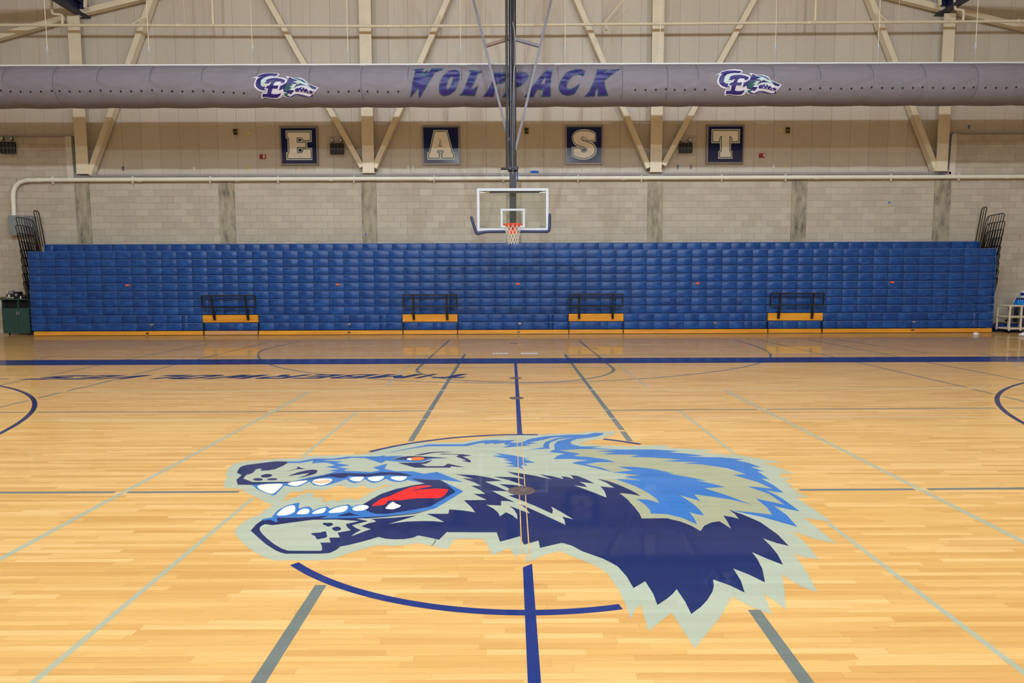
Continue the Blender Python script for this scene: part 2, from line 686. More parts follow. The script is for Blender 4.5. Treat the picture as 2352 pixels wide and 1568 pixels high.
# metal siding above, each sheet of it a panel
siding = MB().box((-20, YM + 0.02, ZL), (20, YM + 0.05, 11)).build('wall_back', 'siding_joint', kind='structure')
pw = 0.607
xseam = Wp(580 + 208 / 3.92, 330, YM).x
k = -27
while True:
    x0 = xseam + k * pw
    if x0 > 16.9:
        break
    o = MB().box((x0 + 0.003, YM, ZL), (x0 + pw - 0.003, YM + 0.0195, roof_z(x0) - 0.1)).build('panel', 'panel', siding)
    k += 1
MB().box((xl_in + 0.02, YW - 0.03, ZT - 0.005), (xr_in - 0.02, YM, ZT + 0.07)).build('trim_1', 'ledge', kind='structure')
for n_, (xa, xb, ya, yb) in enumerate(((152, 166, 314, 410), (2182, 2196, 308, 405))):
    p, q = Wp(xa, 360, YW - 0.03), Wp(xb, 360, YW - 0.03)
    MB().box((p.x, YW - 0.03, ZT - 0.12), (q.x, YW + 0.06, ztop_side)).build('trim_%d' % (n_ + 2), 'trim', kind='structure')
MB().box((-20, YW - 0.01, ztop_side), (xl_in, YM, ztop_side + 0.03)).build('trim_4', 'ledge', kind='structure')
MB().box((xr_in, YW - 0.01, ztop_side), (20, YM, ztop_side + 0.03)).build('trim_5', 'ledge', kind='structure')

# steel columns and braces of the end frame
YC = 20.72
for xa, xb, top in ((175, 203, 9.75), (832.5, 859.5, 14), (1493.5, 1520, 14), (2150, 2176.5, 9.75)):
    p, q = Wp(xa, 385, YC), Wp(xb, 385, YC)
    c = MB()
    c.box((p.x, YC, ZT + 0.07), (q.x, YC + 0.02, top))
    mid = (p.x + q.x) / 2
    c.box((mid - 0.01, YC + 0.02, ZT + 0.07), (mid + 0.01, YC + 0.28, top))
    c.box((p.x - 0.03, YC - 0.02, ZT + 0.07), (q.x + 0.03, YC + 0.10, ZT + 0.09))
    c.build('column', 'cream', kind='structure')
YD = 20.86
for (xb, yb, xt, yt, wd) in ((208, 402, 351, 0, 0.25), (833, 384, 616, 0, 0.23), (861, 386, 1029, 0, 0.23),
                             (1489, 386, 1323, 0, 0.23), (1522, 380, 1731, 0, 0.23), (2147, 392, 1997, 0, 0.25)):
    p, q = Wp(xb, yb, YD), Wp(xt, yt, YD)
    q = p + (q - p) * 1.25
    MB().bar(p, q, 0.16, wd * 0.92, up=(0, 1, 0)).build('beam', 'cream', kind='structure')
# rafters of the end frame and the navy roof beams that run toward the court
for pts in (((152, 42), (-160, 130)), ((176, 32), (560, -60)), ((2195, 26), (2520, 104)), ((2168, 22), (1790, -72))):
    p, q = Wp(*pts[0], YC + 0.1), Wp(*pts[1], YC + 0.1)
    MB().bar(p, q, 0.16, 0.17, up=(0, 1, 0)).build('beam', 'cream', kind='structure')
for s, x in ((-1, Wp(182, 30, YC).x), (1, Wp(2172, 28, YC).x)):
    z = 9.95
    b = MB()
    b.box((x - 0.15, -14, z - 0.16), (x + 0.15, YM, z - 0.13))
    b.box((x - 0.15, -14, z + 0.15), (x + 0.15, YM, z + 0.18))
    b.box((x - 0.012, -14, z - 0.14), (x + 0.012, YM, z + 0.16))
    b.build('beam', 'truss', kind='structure')
    MB().bar((x + 0.1 * s * -1, YC + 0.05, z), (x - 0.1 * s, YC + 0.05, z + 2.2), 0.1, 0.2).build('beam', 'truss', kind='structure')
    MB().bar((x - 0.32 * s, YC - 0.2, z - 0.05), (x - 0.42 * s, YC - 0.1, z + 2.0), 0.07, 0.07).build('beam', 'cream', kind='structure')

# ================================================================== LAMPS (above the frame)
for i, (x, y) in enumerate(LAMPS):
    t = empty('ceiling_lamp', (x, y, LAMP_Z), 'round high-bay gymnasium lamp hanging from the roof above the court', 'lamp', 'high-bay lamps under the roof')
    MB().lathe([(0.28, 0.0), (0.27, 0.05), (0.25, 0.36), (0.13, 0.40), (0.10, 0.44)], (x, y, LAMP_Z + 0.02), 24, caps=(False, True)).build('housing', 'white_metal', t, smooth=True)
    MB().tube([(x, y, LAMP_Z + 0.43), (x, y, roof_z(x))], 0.015, 6).build('stem', 'white_metal', t)
    ld = bpy.data.lights.new('lamp_light', 'POINT')
    ld.shadow_soft_size = 0.2
    ld.energy = LAMP_W * ROW_DIM[y]
    ld.color = LAMP_C
    lo = bpy.data.objects.new('lamp_light', ld)
    COL.objects.link(lo)
    lo.location = (x, y, LAMP_Z + 0.05)

# ================================================================== FLOOR PAINT
ZN = 0.00012


def crop(o, s, pts):
    return [(o[0] + x / s, o[1] + y / s) for x, y in pts]


CA, CB, CC, CD_, CE_, CF = (500, 960), (500, 1140), (800, 960), (800, 1100), (1100, 960), (1100, 1100)
CG, CH = (1400, 960), (1400, 1160)
S1, S2 = 5.88, 4.2764


def P(*segs):
    """outline from survey sheets: 'A', [(x, y), ...], 'B', [...]"""
    o = {'A': (CA, S1), 'B': (CB, S1), 'C': (CC, S1), 'D': (CD_, S1), 'E': (CE_, S1), 'F': (CF, S1), 'G': (CG, S2), 'H': (CH, S2)}
    out = []
    for i in range(0, len(segs), 2):
        org, s = o[segs[i]]
        out += crop(org, s, segs[i + 1])
    return out


def chaikin(pts, n=2):
    for _ in range(n):
        q = []
        for i in range(len(pts)):
            a, b = pts[i], pts[(i + 1) % len(pts)]
            q.append((a[0] * .75 + b[0] * .25, a[1] * .75 + b[1] * .25))
            q.append((a[0] * .25 + b[0] * .75, a[1] * .25 + b[1] * .75))
        pts = q
    return pts


def ell(cx, cy, rx, ry, rot=0, n=24):
    r = math.radians(rot)
    return [(cx + rx * math.cos(a) * math.cos(r) - ry * math.sin(a) * math.sin(r),
             cy + rx * math.cos(a) * math.sin(r) + ry * math.sin(a) * math.cos(r)) for a in (2 * PI * k / n for k in range(n))]


def fpaint(name, mat, px, lvl, parent, holes=(), label=None):
    z = ZN * lvl
    o = MB().poly([Fp(x, y, z) for x, y in px], [[Fp(x, y, z) for x, y in h] for h in holes]).build(name, mat, parent, up=True)
    return tag(o, label)


# ---- court lines first (lowest layer)
def fline(px, w=0.05, mat='grey_line', lvl=1, closed=False, name='court_line', label=None, endcut=None):
    """painted line of constant real width along floor points (survey pixels)"""
    pts = [Fp(x, y, 0).xy for x, y in px]
    return wline(pts, w, mat, lvl, name, label, closed)


LINE_N = [0]


def wline(pts, w, mat, lvl, name='court_line', label=None, closed=False):
    LINE_N[0] += 1
    z = ZN * (lvl + 0.012 * LINE_N[0])
    n = len(pts)
    L, Rr = [], []
    for i, p in enumerate(pts):
        if closed:
            t = (pts[(i + 1) % n] - pts[i - 1]).normalized()
        else:
            t = (pts[min(i + 1, n - 1)] - pts[max(i - 1, 0)]).normalized()
        nrm = Vector((-t.y, t.x))
        L.append((p.x + nrm.x * w / 2, p.y + nrm.y * w / 2, z))
        Rr.append((p.x - nrm.x * w / 2, p.y - nrm.y * w / 2, z))
    m_ = n if closed else n - 1
    fs = [(i, (i + 1) % n, (i + 1) % n + n, i + n) for i in range(m_)]
    o = MB().add(L + Rr, fs).build(name, mat, floor, up=True)
    return tag(o, label)


def smooth_open(pts, n=3):
    for _ in range(n):
        q = [pts[0]]
        for a, b in zip(pts[:-1], pts[1:]):
            q += [(a[0] * .75 + b[0] * .25, a[1] * .75 + b[1] * .25), (a[0] * .25 + b[0] * .75, a[1] * .25 + b[1] * .75)]
        q.append(pts[-1])
        pts = q
    return pts


# wide navy side line of the main court
a0, a1 = Fp(0, 826.7), Fp(2352, 818.6)
b0, b1 = Fp(0, 838.9), Fp(2352, 830.3)
yt, yb_ = (a0.y + a1.y) / 2, (b0.y + b1.y) / 2
MB().poly([(-19, yt, ZN * 3), (19, yt, ZN * 3), (19, yb_, ZN * 3), (-19, yb_, ZN * 3)]).build('side_line', 'line_blue', floor, up=True, label='wide navy side line')
# half-court line
xc = (Fp(1222, 1568).x + Fp(1185.5, 837).x) / 2
yc0 = Fp(1198, 1127).y
fl = lambda xs, ys, lab=None, w_=0.052, mat='line_blue', lvl=3: wline([Vector((xs, ys[0])), Vector((xs, ys[1]))], w_, mat, lvl, label=lab)
fl(xc, (yb_, Fp(1190, 997).y), 'navy half-court line')
q = [Fp(1198.3, 1302.5, ZN * 3), Fp(1218.4, 1294.2, ZN * 3)]
yl = 1.0
MB().poly([(xc - .026, yl, ZN * 3), (xc + .026, yl, ZN * 3), (xc + .026, q[1].y, ZN * 3), (xc - .026, q[0].y, ZN * 3)]).build('court_line', 'line_blue', floor, up=True)
# grey restraining lines
for (t0, b0_) in (((1068, 813), (943, 1013)), ((1297, 813), (1428.5, 987)), ((1430.5, 990.5), (1447, 1013)),
                  ((737, 1343), (585, 1580)), ((1732, 1400), (1862, 1580))):
    fline([t0, b0_], 0.06, 'grey_line', 1)
# volleyball and badminton lines
for pts, w_, mt in (
        ([(-60, 1316), (710, 900)], .045, 'light_line'), ([(1665, 896), (2420, 1279)], .045, 'light_line'),
        ([(818, 947), (695.5, 1048)], .033, 'light_line'), ([(580, 1144), (40, 1597)], .033, 'light_line'),
        ([(1562, 944), (1692, 1045)], .033, 'light_line'), ([(1902, 1201), (2420, 1596)], .033, 'light_line'),
        ([(-40, 1131.2), (265, 1130.3)], .045, 'grey_line'), ([(293, 1130.2), (549, 1129.2)], .045, 'grey_line'),
        ([(1836, 1124.6), (2100, 1123.3)], .045, 'grey_line'), ([(2130, 1123), (2400, 1120.6)], .045, 'grey_line'),
        ([(86, 946.6), (615, 945)], .045, 'grey_line'), ([(634, 945), (981, 943.4)], .045, 'grey_line'), ([(-60, 947), (60, 946.7)], .045, 'grey_line'),
        ([(1397, 942), (1740, 939.8)], .045, 'grey_line'), ([(1760, 939.6), (2289, 937)], .045, 'grey_line'), ([(2313, 937), (2400, 936.6)], .045, 'grey_line'),
        ([(981, 943.4), (1396, 942)], .03, 'faint'),
        ([(-60, 900.4), (2400, 890.4)], .05, 'faint'),
        ([(-60, 870.4), (20, 870)], .06, 'line_blue'),
        ([(-60, 966.4), (2400, 956.4)], .03, 'faint'),
        ([(115, 819.6), (1068, 816.4)], .04, 'grey_line'), ([(1300, 815.6), (2244, 810.8)], .04, 'grey_line'),
        ([(966, 845), (1405, 843)], .04, 'grey_line'),
        ([(-60, 949.5), (66, 919.2)], .045, 'grey_line'), ([(87, 914), (138, 901.6)], .045, 'grey_line'), ([(153, 898), (262, 872)], .045, 'grey_line'),
        ([(303, 861.5), (621, 785)], .045, 'grey_line'),
        ([(-40, 893), (66, 870.6)], .045, 'grey_line'), ([(115, 861), (480, 788.5)], .045, 'grey_line'),
        ([(74, 826.7), (115, 818.6)], .045, 'grey_line'),
        ([(1740, 779.6), (2221, 889.6)], .045, 'grey_line'), ([(2234, 893.4), (2284, 905)], .045, 'grey_line'), ([(2304, 910), (2400, 933)], .045, 'grey_line'),
        ([(1854, 779), (2400, 883)], .045, 'grey_line'), ([(1915, 779), (2129, 810.8)], .045, 'grey_line'), ([(2244, 810.8), (2400, 838)], .045, 'grey_line'),
        ([(888, 886.5), (915, 858.6)], .03, 'light_line'), ([(916, 858), (989, 802)], .03, 'light_line'),
        ([(1372, 800), (1484.6, 886.5)], .03, 'light_line')):
    fline(pts, w_, mt, 2 if mt == 'light_line' else 1)
for pts in ([(988, 800.6), (1004, 800.4)], [(1358, 800.2), (1373, 800)]):
    fline(pts, .2, 'grey_line', 2)
# arcs of the cross court under the hoop
arc = [(690, 783.5), (650, 792), (612, 800.5), (594, 808), (592, 818), (600, 828), (622, 838.5), (662, 848.4), (733, 859), (866, 871), (994, 877),
       (1100, 879.7), (1180, 880), (1283, 878.4), (1385, 874.6), (1512, 867.5), (1640, 854), (1720, 841), (1762, 828), (1772, 818), (1766, 808), (1742, 796), (1690, 781)]
wline([Fp(x, y).xy for x, y in smooth_open(arc)], .05, 'grey_line', 1, label='thin three-point arc under the hoop')
arc = [(1032, 781.5), (1008, 802), (985, 823), (970, 837), (958, 847), (958, 853), (970, 859), (1006, 868), (1060, 874), (1180, 878.5), (1283, 876.5),
       (1339, 871.5), (1390, 862), (1409, 853), (1410, 846), (1396, 836.5), (1380, 822), (1355, 802), (1330, 781.5)]
wline([Fp(x, y).xy for x, y in smooth_open(arc)], .06, 'grey_line', 1, label='thick grey key line under the hoop')
# navy centre circle: two arcs, cut where the emblem lies
RC = 1.83


def arc_w(c, r, a0_, a1_, w_, lab=None, n=64, mat='line_blue'):
    pts = [Vector((c[0] + r * math.cos(a0_ + (a1_ - a0_) * k / n), c[1] + r * math.sin(a0_ + (a1_ - a0_) * k / n))) for k in range(n + 1)]
    return wline(pts, w_, mat, 3.4, 'court_line', lab)


def ang(c, px):
    p = Fp(*px)
    return math.atan2(p.y - c[1], p.x - c[0])


CCN = (xc, (Fp(1212, 1413).y + Fp(1190, 996.5).y) / 2)
RCN = (Fp(1190, 996.5).y - Fp(1212, 1413).y) / 2 - 0.026
arc_w(CCN, RCN, ang(CCN, (683, 1292)), ang(CCN, (1426, 1393)), .052, 'near arc of the navy centre circle')
arc_w(CCN, RCN, ang(CCN, (1235, 998.5)), ang(CCN, (845, 1036)), .052, 'far arc of the navy centre circle')
arc_w(CCN, RCN, ang(CCN, (1470, 1020.5)), ang(CCN, (1384, 1009)), .052)
def circum(a, b, c):
    d = 2 * (a.x * (b.y - c.y) + b.x * (c.y - a.y) + c.x * (a.y - b.y))
    ux = ((a.x ** 2 + a.y ** 2) * (b.y - c.y) + (b.x ** 2 + b.y ** 2) * (c.y - a.y) + (c.x ** 2 + c.y ** 2) * (a.y - b.y)) / d
    uy = ((a.x ** 2 + a.y ** 2) * (c.x - b.x) + (b.x ** 2 + b.y ** 2) * (a.x - c.x) + (c.x ** 2 + c.y ** 2) * (b.x - a.x)) / d
    return (ux, uy), math.hypot(a.x - ux, a.y - uy)


for tri in (((0, 886), (80, 929), (0, 995)), ((2352, 879), (2290, 917), (2352, 972))):
    c, r_ = circum(*[Fp(*q_) for q_ in tri])
    wline([Vector((c[0] + r_ * math.cos(2 * PI * k / 300), c[1] + r_ * math.sin(2 * PI * k / 300))) for k in range(300)], .055, 'navy', 3,
          closed=True, label='navy free-throw circle cut by the frame edge')

# ---- wolf head emblem on the centre circle
outline = P('A', [(105, 760), (130, 690), (200, 628), (300, 592), (480, 575), (800, 548), (1130, 540), (1180, 515), (1400, 505), (1650, 500), (1900, 488)],
            'C', [(240, 480), (500, 410), (800, 352), (900, 335), (1050, 326), (1560, 320), (1850, 266), (2300, 228)],
            'E', [(640, 225), (1000, 210), (1400, 200), (1430, 182), (1900, 178), (1880, 186), (1700, 262), (1420, 318), (1370, 340), (1400, 352), (1700, 368), (2020, 380)],
            'G', [(440, 266), (575, 265), (560, 290), (1060, 315), (900, 335), (1260, 362), (1480, 400), (1720, 433), (1500, 442), (1640, 475), (1810, 545),
                  (1690, 545), (1660, 578), (1810, 588), (1710, 608), (1800, 662), (1750, 665), (1855, 712), (1810, 715), (1960, 775), (1820, 777),
                  (1840, 785), (1990, 880), (2190, 1020), (2050, 1000), (1910, 970), (2080, 1110), (2230, 1235), (2000, 1180), (1785, 1105), (1930, 1230), (2055, 1385), (1930, 1370), (1805, 1330)],
            'H', [(1900, 600), (1980, 730), (2040, 855), (1870, 790), (1695, 680), (1720, 850), (1730, 1025), (1640, 950), (1515, 870), (1560, 970), (1590, 1070), (1400, 1000),
                  (1200, 895), (1100, 1080), (835, 1405), (720, 1220), (610, 1055), (380, 1235), (345, 1110), (310, 980), (250, 1025), (210, 1120), (160, 980), (90, 830), (0, 700)],
            'F', [(1740, 1280), (1660, 1215), (1500, 1135), (1300, 1060), (1100, 970), (900, 1015), (695, 1110), (640, 1115), (632, 990), (480, 1040), (410, 920), (190, 1030), (70, 812)],
            'D', [(1700, 806), (1440, 810), (1330, 945), (1000, 870), (940, 862), (800, 885), (600, 900), (400, 890), (200, 945), (0, 1000)],
            'B', [(1560, 845), (1400, 860), (780, 862), (640, 825), (520, 760), (400, 680), (300, 580), (220, 490), (250, 430), (280, 390), (420, 300), (560, 248), (640, 180), (745, 118)],
            'A', [(500, 1060), (400, 1010), (350, 985), (310, 952), (90, 940), (90, 850), (135, 795)])
mouth = P('A', [(860, 1135), (985, 985), (1110, 1000), (1200, 965), (1450, 970), (1560, 930), (1660, 900), (1770, 945)],
          'C', [(100, 940), (190, 908), (290, 955), (390, 942), (500, 900), (590, 910), (400, 955), (290, 1010), (170, 1080), (100, 1110), (60, 1080)],
          'A', [(1820, 1080), (1700, 1090), (1600, 1130), (1590, 1095), (1400, 1140), (1430, 1055), (1330, 1080), (1290, 1085), (1300, 1000), (1200, 1010), (1000, 1080)])
emblem = fpaint('wolf_head_emblem', 'sage', outline, 4, floor, [mouth], 'large painted wolf head, pale green outline with navy and light blue fur, mouth open')
khaki = P('E', [(1080, 435), (1400, 413), (1700, 425), (2200, 490)],
          'G', [(700, 400), (1345, 550), (1600, 690), (1720, 850), (1600, 948), (1175, 900), (1272, 990), (1118, 955), (1193, 1085), (1080, 1012), (1000, 1022), (930, 1050), (895, 1108),
                (700, 1010), (560, 982), (317, 985)],
          'E', [(2200, 1355), (2150, 1250), (2050, 1130), (1895, 1010), (2190, 1052), (2050, 960), (1880, 890), (1600, 815), (1840, 822), (2000, 800), (2000, 740), (1800, 728), (1430, 620), (1850, 590), (1280, 510), (1370, 480)])
fpaint('inner_mane', 'khaki', khaki, 5, emblem)
nose = P('A', [(262, 740), (270, 710), (290, 680), (305, 660), (340, 645), (400, 630), (770, 583), (930, 583), (945, 603), (880, 645), (770, 690), (690, 705), (600, 708), (573, 702), (602, 684), (560, 680),
               (510, 695), (480, 735), (430, 755), (385, 765), (345, 815), (470, 862), (700, 862), (980, 858), (1170, 830), (1350, 795), (1550, 748), (1700, 740), (1950, 747), (2080, 750), (2220, 728), (2352, 730)],
         'C', [(600, 730), (700, 735), (780, 752), (875, 780), (700, 775), (560, 765), (430, 772), (200, 790), (0, 775)],
         'A', [(1720, 803), (1640, 806), (1530, 788), (1440, 795), (1200, 835), (980, 872), (700, 880), (460, 900), (270, 898), (252, 832), (325, 768)])
b1p = P('A', [(935, 583), (1100, 583), (1300, 545), (1430, 545), (1550, 548), (1750, 520), (2170, 515), (2268, 498), (2250, 515)],
        'C', [(500, 515), (765, 505), (680, 522), (600, 556), (800, 530), (1370, 540), (1150, 545), (960, 600), (640, 585), (510, 572), (450, 608), (225, 538), (50, 535)],
        'A', [(1650, 558), (1500, 565), (1400, 575), (1300, 572), (1120, 605), (940, 605)])
b2p = P('A', [(1300, 560), (1290, 580), (1270, 612), (1400, 600), (1480, 600), (1590, 635), (1460, 660), (1640, 685), (1490, 713), (1600, 720), (1440, 762), (1230, 800), (980, 860), (750, 876), (460, 900), (540, 965),
              (640, 1005), (740, 1040), (775, 1038), (900, 910), (1000, 925), (1100, 925), (1240, 855), (1300, 905), (1400, 920), (1500, 900), (1740, 825), (1780, 860), (1850, 880), (1900, 868), (1990, 825),
              (2050, 860), (2110, 877), (2180, 862), (2280, 815)],
        'C', [(510, 820), (560, 845), (620, 858), (700, 862), (760, 850), (800, 835), (1035, 880), (850, 812), (1060, 828), (1240, 832), (1555, 865), (1200, 725), (1020, 752), (880, 718), (640, 715), (490, 685), (526, 612), (330, 668), (430, 703), (310, 728)],
        'A', [(1900, 718), (1720, 712), (1710, 697), (1785, 687), (1620, 660), (1790, 637), (1600, 605), (1700, 585), (1400, 572)])
b3p = P('C', [(1240, 832), (1300, 862), (1430, 925), (1555, 988), (1350, 1115), (1170, 1220), (900, 1277), (460, 1326), (0, 1347)],
        'B', [(1380, 297), (1520, 262), (1200, 278), (800, 285), (808, 335), (770, 340), (710, 310), (580, 325), (620, 300), (730, 280), (790, 205), (840, 165), (950, 115), (1060, 88), (1110, 83), (1090, 130), (1100, 162),
              (1180, 138), (1240, 135), (1270, 160), (1285, 187), (1380, 150), (1460, 135), (1490, 140), (1512, 163), (1640, 125), (1760, 105), (1790, 118), (1810, 140), (1880, 112), (1960, 105)],
        'C', [(440, 1025), (640, 955), (1030, 880)])
for nm, pl in (('muzzle_stripe', b1p), ('upper_lip', b2p), ('lower_lip', b3p)):
    fpaint(nm, 'sky', pl, 5, emblem)
fpaint('nose', 'navy', nose, 6, emblem)
fpaint('worn_patch', 'worn', P('A', [(1282, 852), (1340, 846), (1500, 832), (1538, 840), (1500, 866), (1400, 884), (1300, 876)]), 9, emblem)
fpaint('scuff_mark', 'greenline', P('D', [(1172, 815), (1183, 815), (1176, 848), (1150, 880), (1112, 912), (1148, 868), (1166, 840)]), 9, emblem)
for e in ((660, 777, 77, 23, -5), (545, 827, 68, 18, 0), (738, 824, 72, 14, -2)):
    fpaint('whisker_spot', 'navy', crop(CA, S1, ell(*e)), 6, emblem)
fpaint('muzzle_mark', 'navy', P('A', [(895, 732), (1065, 680), (1085, 653), (1130, 672), (1190, 685), (1060, 690)]), 6, emblem)
fpaint('nostril', 'navy', P('A', [(942, 783), (1070, 735), (1200, 703), (1290, 694), (1340, 700), (1347, 718), (1335, 738), (1300, 758), (1180, 788), (1070, 811), (1170, 777), (1230, 750), (1232, 744), (1160, 752)]), 6, emblem)
fpaint('mouth', 'navy', P('C', [(205, 1160), (330, 1085), (450, 1018), (640, 960), (850, 910), (1035, 880), (930, 845), (850, 812), (1050, 828), (1230, 832), (1310, 870), (1380, 930), (1450, 995), (1280, 1095), (1100, 1195),
                                (800, 1250), (520, 1292), (380, 1290), (300, 1272), (240, 1240), (200, 1200)]), 6, emblem)
fpaint('tongue', 'red', P('C', [(315, 1190), (340, 1160), (400, 1115), (460, 1080), (540, 1060), (650, 1010), (780, 955), (850, 930), (960, 910), (1060, 905), (1142, 912), (1080, 930), (1000, 942), (900, 965), (795, 998), (960, 965),
                                (1180, 948), (1350, 960), (1345, 985), (1310, 1030), (1250, 1073), (1180, 1081), (950, 1080), (840, 1090), (700, 1110), (550, 1110), (530, 1120), (510, 1150), (485, 1170), (400, 1180)]), 7, emblem, label='red tongue')
fpaint('tooth', 'white', P('C', [(498, 1218), (530, 1180), (575, 1140), (610, 1128), (625, 1140), (650, 1158), (712, 1178), (690, 1202), (600, 1231), (540, 1227)]), 7, emblem)
fpaint('tooth', 'white', crop(CC, S1, ell(165, 1212, 112, 37, -8)), 7, emblem)
for tp in ([(535, 928), (550, 905), (620, 893), (700, 888), (900, 882), (840, 945), (765, 1012), (740, 1020), (700, 1018), (640, 995), (560, 958)],
           [(940, 885), (990, 860), (1090, 848), (1240, 835), (1150, 885), (1090, 912), (1040, 917), (975, 905)],
           [(1270, 868), (1300, 830), (1380, 815), (1500, 812), (1560, 825), (1520, 868), (1440, 900), (1390, 910), (1330, 895)],
           [(1765, 808), (1830, 793), (1990, 788), (1960, 825), (1925, 850), (1880, 855), (1820, 845)],
           [(2010, 805), (2100, 788), (2240, 780), (2255, 797), (2200, 838), (2140, 856), (2060, 842)],
           [(2320, 800), (2380, 785), (2545, 783), (2562, 797), (2510, 835), (2470, 846), (2390, 836)]):
    fpaint('tooth', 'white', chaikin(crop(CA, S1, tp), 2), 7, emblem)
for tp in ([(780, 258), (830, 205), (900, 145), (1045, 105), (1052, 195), (1010, 225), (920, 255)],
           [(1055, 240), (1085, 205), (1120, 175), (1185, 160), (1230, 168), (1245, 195), (1220, 228), (1190, 238)],
           [(1262, 238), (1300, 200), (1370, 170), (1450, 148), (1468, 162), (1445, 205), (1410, 226)],
           [(1480, 220), (1530, 178), (1620, 142), (1730, 120), (1765, 135), (1745, 180), (1690, 212), (1580, 220)]):
    fpaint('tooth', 'white', chaikin(crop(CB, S1, tp), 2), 7, emblem)
neck = P('B', [(445, 460), (520, 375), (590, 325), (710, 310), (770, 340), (808, 340), (800, 285), (1100, 283), (1300, 272), (1520, 255), (1380, 297)],
         'C', [(0, 1347), (500, 1322), (900, 1280), (1160, 1225), (900, 1292), (460, 1338), (200, 1357), (300, 1360), (600, 1345), (930, 1313), (700, 1382), (540, 1430), (660, 1410), (800, 1395), (1000, 1388), (1150, 1390), (1295, 1403),
               (1180, 1340), (1060, 1292), (1350, 1290), (1365, 1230), (1540, 1245), (1715, 1270), (1660, 1200), (1560, 1108), (1870, 1103), (1800, 1070), (1690, 1022), (1850, 1022), (1770, 965), (1655, 910),
               (1795, 915), (1700, 865), (1535, 810), (1690, 820), (1570, 785), (1440, 757), (1700, 768), (1900, 800), (2075, 845)],
         'E', [(80, 857), (240, 920), (400, 990), (440, 965), (370, 930), (270, 890), (430, 897), (610, 918), (530, 880), (400, 835), (200, 790), (420, 795), (645, 822), (540, 785), (370, 720), (600, 750), (760, 778), (980, 825), (900, 790), (820, 757),
               (1000, 785), (1140, 822), (1130, 800), (1105, 782), (1200, 795), (1275, 820), (1265, 790), (1235, 767), (1330, 780), (1440, 820), (1565, 883), (1355, 858), (1420, 890), (1465, 930), (1285, 905), (1500, 985), (1725, 1072), (1700, 990), (1640, 920), (1830, 940), (1720, 870), (1590, 815),
               (1750, 850), (1880, 895), (2050, 970), (2190, 1052), (2050, 1025), (1895, 1010), (2000, 1090), (2110, 1210), (2170, 1290)],
         'G', [(317, 985), (560, 982), (700, 1015), (800, 1055), (895, 1108), (930, 1055), (1000, 1024), (1080, 1012), (1140, 1050), (1193, 1085), (1160, 1020), (1118, 955), (1200, 970), (1272, 990), (1230, 940), (1175, 900), (1320, 950), (1480, 1020),
               (1650, 1140), (1762, 1255), (1640, 1225), (1507, 1180), (1580, 1250), (1650, 1335), (1705, 1440), (1550, 1380)],
         'H', [(1400, 460), (1450, 525), (1500, 620), (1528, 757), (1370, 680), (1215, 620), (1290, 740), (1328, 857), (1180, 785), (1018, 728), (1025, 790), (1010, 850), (960, 930), (900, 995), (803, 1068), (745, 950), (660, 823), (620, 870), (560, 920),
               (470, 978), (430, 870), (350, 745), (300, 775), (235, 812), (170, 700), (80, 600), (0, 555)],
         'F', [(1680, 1075), (1600, 1045), (1400, 975), (1260, 900), (1160, 868), (1115, 860), (825, 928), (805, 828), (608, 885), (575, 815), (555, 770), (285, 845), (240, 718)],
         'D', [(1800, 718), (1330, 715), (1225, 818), (1080, 785), (945, 760), (870, 790), (760, 808), (620, 812), (500, 803), (410, 780), (200, 840), (0, 890)],
         'B', [(1650, 675), (1640, 690), (1600, 722), (1510, 762), (1400, 770), (920, 772), (860, 758), (780, 725), (640, 635)])
fpaint('neck_fur', 'navy', neck, 6, emblem)
fpaint('lower_lip_edge', 'navy', P('B', [(1600, 268), (1690, 240), (1775, 213), (1840, 238), (1940, 255)]), 6, emblem)
fpaint('chin', 'sage', P('B', [(565, 440), (575, 410), (600, 390), (640, 372), (740, 387), (1000, 350), (1290, 313), (1600, 310), (1910, 330), (1730, 372), (1750, 415), (1800, 455), (1620, 487), (1650, 552), (1505, 555), (1525, 618), (1385, 622),
                             (1408, 670), (1410, 715), (1395, 732), (950, 730), (860, 700), (760, 640), (660, 560), (600, 500), (575, 465)]), 7, emblem)
for sp in ([(1415, 375), (1430, 350), (1480, 358), (1530, 350), (1565, 372), (1540, 392), (1490, 408), (1460, 390)],
           [(1540, 430), (1570, 412), (1630, 402), (1672, 432), (1650, 458), (1590, 468), (1555, 448)],
           [(1250, 500), (1310, 487), (1385, 488), (1420, 470), (1470, 472), (1468, 510), (1485, 535), (1450, 560), (1400, 565), (1355, 580), (1322, 560), (1325, 535), (1280, 518)]):
    fpaint('chin_spot', 'navy', chaikin(crop(CB, S1, sp), 1), 8, emblem)
for bp in (P('C', [(110, 1357), (270, 1390), (50, 1445), (100, 1482), (170, 1510), (95, 1550), (40, 1595), (160, 1550), (305, 1497), (175, 1460), (270, 1420), (375, 1397), (350, 1375), (300, 1358), (200, 1352)]),
           P('E', [(180, 982), (400, 990), (520, 1030), (400, 1045), (560, 1105), (760, 1185), (990, 1290), (998, 1240), (975, 1192), (1100, 1260), (1275, 1365), (1190, 1345), (1125, 1328), (1155, 1375), (1168, 1440), (900, 1315), (560, 1160), (640, 1225), (690, 1287),
                   (560, 1240), (415, 1183), (480, 1240), (515, 1300), (520, 1365), (450, 1310), (365, 1270), (285, 1325), (255, 1270), (190, 1215), (95, 1170), (300, 1178), (300, 1117), (400, 1120), (490, 1138), (330, 1060)])):
    fpaint('fur_highlight', 'sage', bp, 7, emblem)
